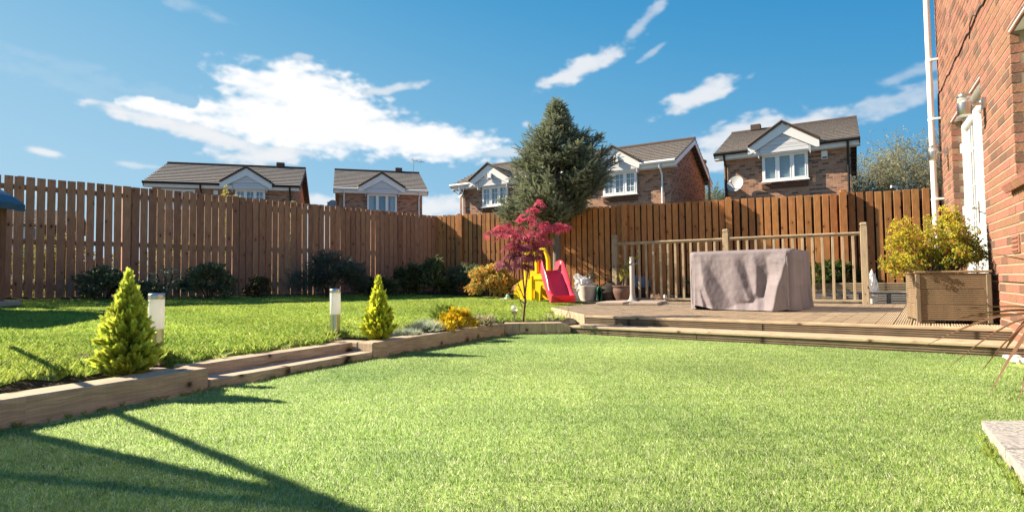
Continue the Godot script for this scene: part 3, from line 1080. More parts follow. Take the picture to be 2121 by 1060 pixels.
# ---------------------------------------------------------------- the brick house on the right
const W0 := Vector2(4.16, -4.82)
const WD := Vector2(0.512, -0.859)
func make_house() -> void:
	# local x along the wall towards the camera, local z out into the garden
	var t := thing("brick_house", "red brick house wall at the right edge with white French door", "house", Vector3(W0.x, 0, W0.y), atan2(-0.859, -0.512))
	var wall := Node3D.new()
	wall.name = "wall"
	t.add_child(wall)
	# openings: [x0, x1, y0, y1]
	var door := [-2.40, -0.565, 0.20, 2.51]
	var win := [0.600, 2.2, 1.385, 2.51]
	var x0 := -3.39
	var x1 := 5.0
	var top := 5.4
	var body := MB.new()
	for r in [[x0 + 0.012, door[0], -0.3, top], [door[0], door[1], -0.3, door[2]], [door[0], door[1], door[3], top], [door[1], win[0], -0.3, top], [win[0], win[1], -0.3, win[2]], [win[0], win[1], win[3], top], [win[1], x1, -0.3, top]]:
		body.box(Vector3((r[0] + r[1]) / 2, (r[2] + r[3]) / 2, -0.141), Vector3(r[1] - r[0], r[3] - r[2], 0.29))
	part("mortar", body, M.mortar, wall)
	# the far gable end and a dark room behind the openings
	var rest := MB.new()
	rest.box(Vector3(x1 - 0.15, 2.55, -3.8), Vector3(0.29, 5.7, 6.98))
	rest.box(Vector3((x0 + x1) / 2, 2.55, -7.4), Vector3(x1 - x0, 5.7, 0.2))
	rest.box(Vector3(x0 + 0.16, 2.55, -3.8), Vector3(0.29, 5.7, 6.98))
	rest.box(Vector3((x0 + x1) / 2, 5.45, -3.8), Vector3(x1 - x0 + 0.3, 0.1, 7.6))
	part("mortar", rest, M.mortar, wall)
	var room := MB.new()
	room.box(Vector3((x0 + x1) / 2, 0.15, -3.7), Vector3(x1 - x0 - 0.7, 0.05, 6.6))
	room.box(Vector3((x0 + x1) / 2, 2.7, -3.7), Vector3(x1 - x0 - 0.7, 0.05, 6.6))
	room.box(Vector3((x0 + x1) / 2, 1.4, -5.0), Vector3(x1 - x0 - 0.7, 2.4, 0.1))
	part("room", room, M.white_soft, t)
	# bricks: stretcher bond on the face, cut at openings, and the jambs turned in
	var list := []
	var pitch := 0.225
	var course := 0.0765
	var rows := int((top + 0.1) / course)
	for j in rows:
		var yc := -0.05 + (j + 0.5) * course
		var off := pitch / 2 if j % 2 else 0.0
		var x := x0 - off
		while x < x1:
			var a := maxf(x, x0)
			var b := minf(x + pitch - 0.010, x1)
			var spans := [[a, b]]
			for op in [door, win]:
				if yc > op[2] and yc < op[3]:
					var keep := []
					for sp in spans:
						if sp[1] <= op[0] or sp[0] >= op[1]: keep.append(sp)
						else:
							if sp[0] < op[0]: keep.append([sp[0], op[0]])
							if sp[1] > op[1]: keep.append([op[1], sp[1]])
					spans = keep
			for sp in spans:
				if sp[1] - sp[0] > 0.03:
					list.append([Vector3((sp[0] + sp[1]) / 2, yc, rf(-0.0015, 0.0015)), sp[1] - sp[0], 0])
			x += pitch
		for op in [door, win]:
			if yc > op[2] and yc < op[3]:
				var hw := 0.1 if j % 2 else 0.06
				list.append([Vector3(op[0], yc, 0.008 - hw / 2), hw, 1])
	var wn := Vector2(-0.859, -0.512)
	var scored := []
	for e in list:
		var p = W0 - WD * e[0].x
		var q := Vector3(p.x, e[0].y - EYE, p.y)
		var vis: bool = absf(q.x) < -q.z * 0.93 and q.y < -q.z * 0.52
		scored.append([q.length() + (0.0 if vis else 50.0), e])
	scored.sort_custom(func(a, b): return a[0] < b[0])
	var unit := MB.new()
	unit.box(Vector3.ZERO, Vector3(1, 0.0655, 0.02), 0.003)
	var brick_mesh := {}
	var where := []
	var tints := []
	var k := 0
	for s in scored:
		var e: Array = s[1]
		var dark := rng.randf() < 0.26
		var bs := Basis(Vector3.UP, PI / 2) if e[2] == 1 else Basis.IDENTITY
		var at: Vector3 = e[0] + (Vector3(0, 0, -0.002) if e[2] == 0 else Vector3(-0.0, 0, 0))
		bs = bs * Basis(Vector3.BACK, rf(-0.006, 0.006))
		if k < 285:
			var wkey := int(round(e[1] * 100))
			if not brick_mesh.has(wkey):
				var m := MB.new()
				m.box(Vector3.ZERO, Vector3(wkey / 100.0, 0.0655, 0.02), 0.003)
				brick_mesh[wkey] = m.mesh()
			part("brick", brick_mesh[wkey], M.brick_dark[rng.randi() % 2] if dark else M.brick[rng.randi() % 7], wall, Transform3D(bs, at))
		else:
			where.append(Transform3D(bs * Basis.from_scale(Vector3(e[1], 1, 1)), at))
			var f := rf(0.85, 1.15)
			tints.append(Color(0.21 * f, 0.12 * f, 0.088 * f) if dark else Color(0.37 * f, 0.175 * f * rf(0.9, 1.12), 0.122 * f))
		k += 1
	many("brick", unit.mesh(), M.brick_stuff, wall, where, tints)
	# white soffits of the lintels
	for op in [door, win]:
		var m := MB.new()
		m.box(Vector3((op[0] + op[1]) / 2, op[3] - 0.006, -0.075), Vector3(op[1] - op[0] - 0.004, 0.012, 0.17), 0.001)
		part("lintel_soffit", m, M.white, t)
		m = MB.new()
		m.box(Vector3((op[0] + op[1]) / 2, op[3] + 0.004, 0.004), Vector3(op[1] - op[0], 0.008, 0.016))
		part("lintel_lip", m, M.black, t)
	# French door: outer frame, two leaves with bars, handle, hinges
	var fz := -0.135
	var fr := MB.new()
	fr.box(Vector3(door[1] - 0.035, 1.35, fz), Vector3(0.07, 2.3, 0.07), 0.006)
	fr.box(Vector3(door[0] + 0.035, 1.35, fz), Vector3(0.07, 2.3, 0.07), 0.006)
	fr.box(Vector3((door[0] + door[1]) / 2, door[3] - 0.05, fz), Vector3(door[1] - door[0] - 0.14, 0.07, 0.07), 0.006)
	fr.box(Vector3((door[0] + door[1]) / 2, 0.235, fz), Vector3(door[1] - door[0] - 0.14, 0.06, 0.07), 0.006)
	var dr := part("door_frame", fr, M.upvc, t)
	var mid: float = (door[0] + door[1]) / 2
	for lf in [[door[0] + 0.075, mid - 0.003], [mid + 0.003, door[1] - 0.075]]:
		var m := MB.new()
		var wv: float = lf[1] - lf[0]
		var cx: float = (lf[0] + lf[1]) / 2
		var st := 0.105
		m.box(Vector3(lf[0] + st / 2, 1.36, fz + 0.02), Vector3(st, 2.16, 0.065), 0.012)
		m.box(Vector3(lf[1] - st / 2, 1.36, fz + 0.02), Vector3(st, 2.16, 0.065), 0.012)
		m.box(Vector3(cx, 2.39, fz + 0.02), Vector3(wv - 2 * st, 0.1, 0.065), 0.012)
		m.box(Vector3(cx, 0.36, fz + 0.02), Vector3(wv - 2 * st, 0.18, 0.065), 0.012)
		var leaf := part("door", m, M.upvc, t)
		var gl := MB.new()
		gl.box(Vector3(cx, 1.395, fz + 0.015), Vector3(wv - 2 * st, 1.89, 0.01))
		part("pane", gl, M.glass, leaf)
		var bars := MB.new()
		for yy in [0.85, 1.25, 1.65, 2.05]:
			bars.box(Vector3(cx, yy, fz + 0.015), Vector3(wv - 2 * st, 0.018, 0.016))
		bars.box(Vector3(cx, 1.395, fz + 0.015), Vector3(0.018, 1.89, 0.014))
		part("glazing_bar", bars, M.upvc, leaf)
		if cx > mid:
			var hd := MB.new()
			hd.box(Vector3(lf[0] + st / 2, 1.30, fz + 0.058), Vector3(0.03, 0.24, 0.012), 0.004)
			hd.tube([Vector3(lf[0] + st / 2, 1.34, fz + 0.06), Vector3(lf[0] + st / 2, 1.34, fz + 0.11), Vector3(lf[0] + st / 2 + 0.12, 1.34, fz + 0.115)], [0.009, 0.009, 0.008], 8)
			part("handle", hd, M.steel_dark, leaf)
		else:
			for yy in [0.5, 1.4, 2.15]:
				var hg := MB.new()
				hg.box(Vector3(lf[0] - 0.005, yy, fz + 0.055), Vector3(0.05, 0.11, 0.03), 0.006)
				part("hinge", hg, M.upvc, leaf)
	var cur := MB.new()
	for k2 in 26:
		var cx = door[0] + 0.1 + k2 * 0.03
		cur.box(Vector3(cx, 1.35, -0.42 + 0.02 * sin(k2 * 1.7)), Vector3(0.032, 2.2, 0.02), 0.004)
	part("curtain", cur, M.curtain, t)
	# window at the near end with its brick sill
	var wf := MB.new()
	wf.box(Vector3(win[0] + 0.035, (win[2] + win[3]) / 2, fz), Vector3(0.07, win[3] - win[2] - 0.02, 0.07), 0.006)
	wf.box(Vector3((win[0] + win[1]) / 2, win[2] + 0.05, fz), Vector3(win[1] - win[0] - 0.14, 0.07, 0.07), 0.006)
	wf.box(Vector3((win[0] + win[1]) / 2, win[3] - 0.05, fz), Vector3(win[1] - win[0] - 0.14, 0.07, 0.07), 0.006)
	var wn2 := part("window", wf, M.upvc, t)
	var pn := MB.new()
	pn.box(Vector3((win[0] + win[1]) / 2, (win[2] + win[3]) / 2, fz), Vector3(win[1] - win[0] - 0.14, win[3] - win[2] - 0.18, 0.01))
	part("pane", pn, M.glass, wn2)
	var sill := Node3D.new()
	sill.name = "window_sill"
	t.add_child(sill)
	for k2 in 22:
		var m := MB.new()
		m.box(Vector3.ZERO, Vector3(0.066, 0.066, 0.215), 0.004)
		part("sill_brick", m, M.brick[k2 % 7], sill, Transform3D(Basis(Vector3.RIGHT, 0.42), Vector3(win[0] - 0.10 + k2 * 0.076, win[2] - 0.045, -0.035)))
	# air brick
	var vent := MB.new()
	vent.box(Vector3(0.53, 0.87, 0.006), Vector3(0.215, 0.142, 0.022), 0.003)
	var vp := part("air_vent", vent, M.brick[1], t)
	for j in 4:
		var m := MB.new()
		m.box(Vector3(0.53, 0.82 + j * 0.033, 0.02), Vector3(0.18, 0.012, 0.012), 0.002, Basis(Vector3.RIGHT, 0.5))
		part("louvre", m, M.brick[2], vp)
	# drainpipe with collars, cable
	var dp := MB.new()
	var px := -3.27
	dp.tube([Vector3(px, -0.1, 0.105), Vector3(px, 2.0, 0.105), Vector3(px, 5.3, 0.105)], [0.036, 0.036, 0.036], 18)
	var pipe := part("drainpipe", dp, M.white, t)
	for yy in [0.5, 1.66, 2.75, 3.56, 4.5]:
		var m := MB.new()
		m.tube([Vector3(px, yy - 0.017, 0.105), Vector3(px, yy + 0.017, 0.105)], [0.041, 0.041], 18)
		m.box(Vector3(px + 0.045, yy, 0.05), Vector3(0.03, 0.028, 0.1), 0.003)
		part("pipe_bracket", m, M.white, pipe)
	var cb := MB.new()
	var pts := []
	for k2 in 24:
		pts.append(Vector3(-3.3 + k2 * 0.14, 3.085 + 0.012 * sin(k2 * 1.3) - (0.02 if k2 % 5 == 2 else 0.0), 0.016))
	var rr := []
	for k2 in 24: rr.append(0.007)
	cb.tube(pts, rr, 6)
	cb.tube([Vector3(-3.3, 3.085, 0.016), Vector3(-3.335, 2.9, 0.016), Vector3(-3.345, 2.0, 0.016), Vector3(-3.35, 0.2, 0.016)], [0.006, 0.006, 0.006, 0.006], 6)
	cb.tube([Vector3(-0.55, 3.09, 0.016), Vector3(-0.62, 3.12, 0.03), Vector3(-0.78, 3.09, 0.03), Vector3(-0.82, 3.02, 0.03), Vector3(-0.9, 2.99, 0.02)], [0.005, 0.005, 0.005, 0.005, 0.005], 6)
	part("cable", cb, M.black, t)
	# wall lamps: steel drum with a clear ring under a flat cap, on an arm and round plate
	var li := 0
	for lp in [[-0.36, 2.20], [-2.70, 2.19]]:
		var wl := Node3D.new()
		wl.name = numbered(t, "wall_lamp")
		t.add_child(wl, true)
		wl.position = Vector3(lp[0], lp[1], 0)
		var m := MB.new()
		var tr := Basis(Vector3.RIGHT, PI / 2)
		m.lathe([Vector2(0, 0), Vector2(0.058, 0), Vector2(0.058, 0.022), Vector2(0.0, 0.022)], 24)
		for q in m.v.size():
			m.v[q] = tr * m.v[q] + Vector3(0, 0, 0.008); m.n[q] = tr * m.n[q]
		part("wall_plate", m, M.steel, wl)
		m = MB.new()
		m.tube([Vector3(0, 0, 0.02), Vector3(0, 0, 0.12)], [0.014, 0.014], 12)
		part("arm", m, M.steel, wl)
		m = MB.new()
		m.lathe([Vector2(0, -0.09), Vector2(0.052, -0.09), Vector2(0.055, -0.085), Vector2(0.055, 0.025), Vector2(0.0, 0.025)], 24, Vector3(0, 0, 0.16))
		m.lathe([Vector2(0, 0.075), Vector2(0.055, 0.075), Vector2(0.057, 0.085), Vector2(0.055, 0.098), Vector2(0.0, 0.1)], 24, Vector3(0, 0, 0.16))
		part("lamp_body", m, M.steel, wl)
		m = MB.new()
		m.lathe([Vector2(0.051, 0.025), Vector2(0.051, 0.075)], 24, Vector3(0, 0, 0.16))
		part("lamp_glass", m, M.lamp_glass, wl)
		m = MB.new()
		m.lathe([Vector2(0.02, 0.025), Vector2(0.02, 0.075)], 12, Vector3(0, 0, 0.16))
		part("bulb", m, M.opal, wl)
		li += 1

# ---------------------------------------------------------------- things on the deck
func make_planter() -> void:
	var a := deg_to_rad(26.5)
	var xd := Vector2(cos(a), sin(a))
	var zd := Vector2(sin(a), -cos(a))
	var w := 0.545
	var dp := 0.50
	var c := Vector2(3.70, -5.225) + xd * w / 2 + zd * dp / 2
	var t := thing("wooden_planter", "square ribbed wooden planter on the deck beside the brick wall", "planter", Vector3(c.x, 0.2, c.y), -a)
	var bh := 0.141
	for k in 3:
		var yy := 0.03 + bh * (k + 0.5)
		for s in 4:
			var bs := Basis(Vector3.UP, s * PI / 2)
			var L := w if s % 2 == 0 else dp
			var dd := dp if s % 2 == 0 else w
			var m := MB.new()
			m.uvo = Vector2(rng.randf(), rng.randf())
			var shift := rf(-0.002, 0.002)
			ribbed(m, L - (0.052 if s % 2 == 0 else 0.002), bh - 0.003, 0.024, bs * Vector3(0, 0, dd / 2 - 0.016 + shift) + Vector3(0, yy, 0), bs, 8)
			part("board", m, M.planter, t)
	for sx in [-1, 1]:
		for sz in [-1, 1]:
			var m := MB.new()
			m.box(Vector3(sx * (w / 2 - 0.016), 0.225, sz * (dp / 2 - 0.006)), Vector3(0.036, 0.43, 0.03), 0.004)
			part("corner_post", m, M.fascia, t)
			m = MB.new()
			m.box(Vector3(sx * (w / 2 - 0.08), 0.016, sz * (dp / 2 - 0.05)), Vector3(0.11, 0.028, 0.06), 0.003)
			part("foot", m, M.fascia, t)
	for s in 4:
		var bs := Basis(Vector3.UP, s * PI / 2)
		var L := w if s % 2 == 0 else dp
		var dd := dp if s % 2 == 0 else w
		var m := MB.new()
		m.uvo = Vector2(rng.randf(), rng.randf())
		m.box(bs * Vector3(0, 0, dd / 2 - 0.03) + Vector3(0, 0.466, 0), Vector3(L + 0.02, 0.02, 0.075) if s % 2 == 0 else Vector3(L - 0.13, 0.02, 0.075), 0.004, bs)
		part("rim", m, M.planter, t)
	var so := MB.new()
	so.box(Vector3(0, 0.42, 0), Vector3(w - 0.06, 0.04, dp - 0.06))
	part("potting_soil", so, M.soil, t)

var creases := PackedVector2Array()
var lifts := PackedFloat32Array()
var facets := PackedInt32Array()
var drape := PackedFloat32Array()

func set_creases() -> void:
	# how far the cloth stands out at the ends and bends of its creases: [across, height, out], metres
	var lines := [
		[[-0.02, 0.82, 0.0], [0.67, 0.82, 0.0], [1.36, 0.82, 0.0]], [[-0.02, 0.76, 0.0], [-0.02, 0.4, 0.0], [-0.02, -0.05, 0.01]], [[1.36, 0.76, 0.0], [1.36, 0.4, 0.0], [1.36, -0.05, 0.02]],
		[[0.05, 0.73, 0.0], [0.09, 0.45, 0.01], [0.10, 0.26, 0.015], [0.13, -0.05, 0.03]],
		[[0.17, 0.74, 0.005], [0.195, 0.55, 0.05], [0.22, 0.36, 0.08], [0.29, 0.18, 0.095], [0.38, -0.05, 0.11]],
		[[0.205, 0.72, 0.005], [0.40, 0.38, 0.01], [0.60, 0.06, 0.02]],
		[[0.58, 0.76, 0.005], [0.68, 0.48, 0.04], [0.80, 0.13, 0.06]],
		[[0.70, 0.76, 0.0], [0.79, 0.45, -0.005], [0.87, 0.16, 0.005]],
		[[0.82, 0.76, 0.005], [0.90, 0.56, 0.035], [0.89, 0.24, 0.04]],
		[[1.0, 0.76, 0.0], [1.04, 0.46, -0.015], [0.94, 0.17, 0.0]],
		[[1.335, 0.79, 0.0], [1.245, 0.60, 0.075], [1.16, 0.30, 0.125], [1.09, -0.05, 0.15]],
		[[1.34, 0.66, 0.0], [1.31, 0.38, 0.015], [1.25, -0.05, 0.04]],
		[[0.62, -0.05, 0.09], [0.86, -0.05, 0.12], [1.0, -0.05, 0.14]], [[0.64, 0.085, 0.025], [0.80, 0.11, 0.02], [0.99, 0.14, 0.03]],
		[[0.165, 0.26, 0.045], [0.20, 0.10, 0.065], [0.23, -0.05, 0.075]], [[0.185, 0.24, 0.03], [0.26, 0.05, 0.03]]]
	for ln in lines:
		for k in ln.size() - 1:
			var a := Vector3(ln[k][0], ln[k][1], ln[k][2])
			var b := Vector3(ln[k + 1][0], ln[k + 1][1], ln[k + 1][2])
			var n := maxi(1, int(a.distance_to(b) / 0.04))
			for q in n + (1 if k == ln.size() - 2 else 0):
				var p := a.lerp(b, float(q) / n)
				creases.append(Vector2(p.x, p.y)); lifts.append(p.z)
	facets = Geometry2D.triangulate_delaunay(creases)
	# cloth does not fold sharply: the lifts are spread, and long soft drapes added
	drape.resize(140 * 86)
	for yi in 86:
		for xi in 140:
			var q := Vector2(clampf(xi * 0.01 - 0.02, -0.01, 1.35), clampf(yi * 0.01 - 0.04, -0.04, 0.81))
			drape[yi * 140 + xi] = facet_height(q) + 0.008 * sin(q.x * 23.0 + 0.8 * sin(q.x * 7.0) + q.y * 2.0) * smoothstep(0.8, 0.5, q.y)
	for turn in 1:
		var old := drape.duplicate()
		for yi in range(2, 84):
			for xi in range(2, 138):
				var sum := 0.0
				for dy in [-1, 0, 1]:
					for dx in [-1, 0, 1]: sum += old[(yi + dy) * 140 + xi + dx]
				drape[yi * 140 + xi] = sum / 9.0

func facet_height(p: Vector2) -> float:
	for k in range(0, facets.size(), 3):
		var a := creases[facets[k]]
		var b := creases[facets[k + 1]]
		var c := creases[facets[k + 2]]
		var d := (b - a).cross(c - a)
		if absf(d) < 0.000001: continue
		var u := (b - p).cross(c - p) / d
		var v := (c - p).cross(a - p) / d
		var w := 1.0 - u - v
		if u >= -0.001 and v >= -0.001 and w >= -0.001:
			return u * lifts[facets[k]] + v * lifts[facets[k + 1]] + w * lifts[facets[k + 2]]
	return 0.0

func cover_front(s: float, h: float) -> float:
	# s: across 0..1.34 from the left corner, h: height 0..0.78
	var x := clampf((s + 0.02) / 0.01, 0, 138.9)
	var y := clampf((h + 0.04) / 0.01, 0, 84.9)
	var xi := int(x)
	var yi := int(y)
	var fx := x - xi
	var fy := y - yi
	var z := lerpf(lerpf(drape[yi * 140 + xi], drape[yi * 140 + xi + 1], fx), lerpf(drape[yi * 140 + 140 + xi], drape[yi * 140 + 141 + xi], fx), fy)
	z += 0.0035 * noise.get_noise_2d(s * 900.0, h * 420.0)
	z += 0.008 * sin(s * 40.0 + h * 9.0) * smoothstep(0.10, 0.0, absf(s - 1.29))
	return z

func make_cover() -> void:
	set_creases()
	var fl := Vector2(2.439, -7.884)
	var xd := Vector2(0.803, 0.596)
	var t := thing("furniture_cover", "grey-mauve fabric cover draped over garden furniture on the deck", "cover", Vector3(fl.x, 0.2, fl.y), -atan2(0.596, 0.803))
	var W := 1.345
	var D := 1.15
	var H := 0.795
	var m := MB.new()
	# the skirt: a rounded rectangle walked once round, rows from hem to top
	var per := []
	var r := 0.09
	var nfr := 130
	for i in nfr: per.append([Vector2(r + (W - 2 * r) * i / (nfr - 1.0), 0), Vector2(0, 1), r + (W - 2 * r) * i / (nfr - 1.0), 0])
	for i in range(1, 12):
		var a := PI / 2 * i / 12.0
		per.append([Vector2(W - r + r * sin(a), -r + r * cos(a)), Vector2(sin(a), cos(a)), 0.0, 1])
	for i in 40: per.append([Vector2(W, -r - (D - 2 * r) * i / 39.0), Vector2(1, 0), (D - 2 * r) * i / 39.0, 2])
	for i in range(1, 12):
		var a := PI / 2 * i / 12.0
		per.append([Vector2(W - r + r * cos(a), -D + r - r * sin(a)), Vector2(cos(a), -sin(a)), 0.0, 1])
	for i in 20: per.append([Vector2(W - r - (W - 2 * r) * i / 19.0, -D), Vector2(0, -1), 0.0, 3])
	for i in range(1, 12):
		var a := PI / 2 * i / 12.0
		per.append([Vector2(r - r * sin(a), -D + r - r * cos(a)), Vector2(-sin(a), -cos(a)), 0.0, 1])
	for i in 40: per.append([Vector2(0, -D + r + (D - 2 * r) * i / 39.0), Vector2(-1, 0), (D - 2 * r) * i / 39.0, 4])
	for i in range(1, 12):
		var a := PI / 2 * i / 12.0
		per.append([Vector2(r - r * cos(a), -r + r * sin(a)), Vector2(-cos(a), sin(a)), 0.0, 1])
	var rows := 76
	var grid := []
	for j in rows + 14:
		var row := PackedVector3Array()
		for e in per:
			var pos: Vector2 = e[0]
			var nn: Vector2 = e[1]
			var hem := 0.012
			if e[3] == 0:
				hem += 0.05 * smoothstep(0.45, 0.05, e[2]) + 0.022 * smoothstep(1.15, 1.3, e[2])
			var h: float
			var inw := 0.0
			if j <= rows:
				h = lerpf(hem, H - 0.05, float(j) / rows)
			else:
				var a := PI / 2 * (j - rows) / 6.0
				if j - rows <= 6:
					h = H - 0.05 + 0.05 * sin(a); inw = 0.05 - 0.05 * cos(a)
				else:
					h = H; inw = 0.05 + (j - rows - 6) * 0.06
			var z := 0.0
			var fade := smoothstep(H, H - 0.12, h)
			if e[3] == 0: z = cover_front(e[2], h) * fade
			elif e[3] == 2: z = (0.02 * sin(e[2] * 22.0 + h * 3.0) + 0.03 * smoothstep(0.3, 0.0, h) * sin(e[2] * 14.0)) * fade
			elif e[3] == 4: z = 0.02 * sin(e[2] * 18.0) * fade
			z += 0.003 * noise.get_noise_3d(pos.x * 900, h * 900, pos.y * 900)
			var q := pos + nn * (z - inw)
			if j > rows + 6:
				var ctr := Vector2(W / 2, -D / 2)
				var k := float(j - rows - 6) / 7.0
				q = (pos - nn * 0.05).lerp(ctr, k)
				h = H - 0.012 * sin(k * PI) + 0.01 * noise.get_noise_2d(q.x * 200, q.y * 200)
			row.append(Vector3(q.x, h, q.y))
		grid.append(row)
	var n := per.size()
	var acc := PackedVector3Array()
	acc.resize(grid.size() * n)
	for j in grid.size() - 1:
		for i in n:
			var i2 := (i + 1) % n
			var a: Vector3 = grid[j][i]
			var b: Vector3 = grid[j][i2]
			var c: Vector3 = grid[j + 1][i2]
			var d: Vector3 = grid[j + 1][i]
			var nn := (b - a + c - d).cross(d - a + c - b)
			for q in [j * n + i, j * n + i2, (j + 1) * n + i, (j + 1) * n + i2]: acc[q] += nn
	for j in grid.size():
		for i in n + 1:
			m.v.append(grid[j][i % n]); m.n.append(acc[j * n + i % n].normalized()); m.t.append(Vector2(i * 0.013, grid[j][i % n].y)); m.c.append(Color.WHITE)
	for j in grid.size() - 1:
		for i in n:
			var a := j * (n + 1) + i
			m.ix.append_array(PackedInt32Array([a, a + n + 1, a + 1, a + 1, a + n + 1, a + n + 2]))
	part("fabric", m, M.fabric, t)
	# stitched seams at the front corners
	for s in [0.035, 1.265]:
		var sm := MB.new()
		var pts := []
		var rr := []
		for j in 20:
			var h := 0.08 + j * 0.032
			pts.append(Vector3(s + 0.004 * sin(j * 1.3), h, cover_front(s, h) * smoothstep(H, H - 0.12, h) - (0.028 if s < 0.09 else 0.0) + 0.002)); rr.append(0.003)
		sm.tube(pts, rr, 6)
		part("seam", sm, M.steel_dark if false else M.grey, t)
	var base := MB.new()
	base.box(Vector3(W / 2, 0.06, -D / 2 - 0.02), Vector3(W - 0.12, 0.10, D - 0.14), 0.01)
	part("dark_under_hem", base, M.black, t)  # black block stands in for the shade under the raised hem

func make_parasol_stand() -> void:
	var c := Vector2(2.06, -9.78)
	var t := thing("parasol_stand", "grey parasol stand pole with cross foot between stone slabs", "parasol stand", Vector3(c.x, 0.2, c.y), -0.42)
	var m := MB.new()
	m.lathe([Vector2(0, 0.07), Vector2(0.042, 0.07), Vector2(0.042, 0.70), Vector2(0.038, 0.705), Vector2(0.038, 0.80), Vector2(0.03, 0.805), Vector2(0, 0.805)], 20)
	part("pole", m, M.pole, t)
	m = MB.new()
	m.lathe([Vector2(0.045, 0.66), Vector2(0.048, 0.665), Vector2(0.048, 0.71), Vector2(0.045, 0.715)], 20)
	m.tube([Vector3(0.04, 0.69, 0), Vector3(0.10, 0.70, 0)], [0.011, 0.011], 8)
	m.box(Vector3(0.115, 0.715, 0), Vector3(0.03, 0.075, 0.02), 0.006)
	part("clamp", m, M.steel_dark, t)
	m = MB.new()
	m.lathe([Vector2(0.11, 0.045), Vector2(0.095, 0.06), Vector2(0.058, 0.09), Vector2(0.046, 0.16), Vector2(0.042, 0.18)], 8)
	m.box(Vector3(0, 0.04, 0), Vector3(0.2, 0.02, 0.2), 0.004)
	part("collar", m, M.pole, t)
	for k in 2:
		m = MB.new()
		m.box(Vector3(0, 0.016, 0), Vector3(1.1, 0.028, 0.05), 0.003, Basis(Vector3.UP, k * PI / 2))
		part("cross_arm", m, M.steel_dark, t)
	var names := ["pale stone slab at the front of the parasol stand nearest the camera", "pale stone slab on the right arm of the parasol stand", "pale stone slab at the back of the parasol stand", "pale stone slab on the left of the parasol stand beside the lawn"]
	for k in 4:
		var a := 0.42 + k * PI / 2 - PI / 4 + PI
		var o := Vector2(sin(a), cos(a)) * 0.385
		a = PI / 4 + k * PI / 2
		var loc := Vector3(0.275 * (1 if k == 0 or k == 1 else -1), 0, 0.275 * (1 if k == 0 or k == 3 else -1))
		var w := Basis(Vector3.UP, -0.42) * loc
		var sl := MB.new()
		sl.box(Vector3(0, 0.024, 0), Vector3(0.455, 0.042, 0.455), 0.006)
		var s := part("stone_slab", sl, M.stand_slab, self, Transform3D(Basis(Vector3.UP, -0.42 + rf(-0.02, 0.02)), Vector3(c.x + w.x, 0.201, c.y + w.z)))
		tag(s, names[k], "slab", "slabs weighing down the parasol stand")

func pot(called: String, label: String, at: Vector3, prof: Array, mt: Material, ribs := 0) -> Node3D:
	var t := thing(called, label, "pot", at)
	var m := MB.new()
	m.lathe(prof, 48 if ribs == 0 else ribs * 2)
	if ribs > 0:
		for i in m.v.size():
			var a := atan2(m.v[i].z, m.v[i].x)
			var f := 1.0 + 0.025 * cos(a * ribs)
			m.v[i] = Vector3(m.v[i].x * f, m.v[i].y, m.v[i].z * f)
			m.n[i] = (m.n[i] + Vector3(-sin(a), 0, cos(a)) * 0.45 * sin(a * ribs)).normalized()
	part("bowl", m, mt, t)
	var top: Vector2 = prof[prof.size() - 1]
	var s := MB.new()
	s.lathe([Vector2(top.x + 0.012, top.y - 0.0), Vector2(top.x * 0.6, top.y + 0.015), Vector2(0.001, top.y + 0.02)], 20)
	part("compost", s, M.soil, t)
	return t

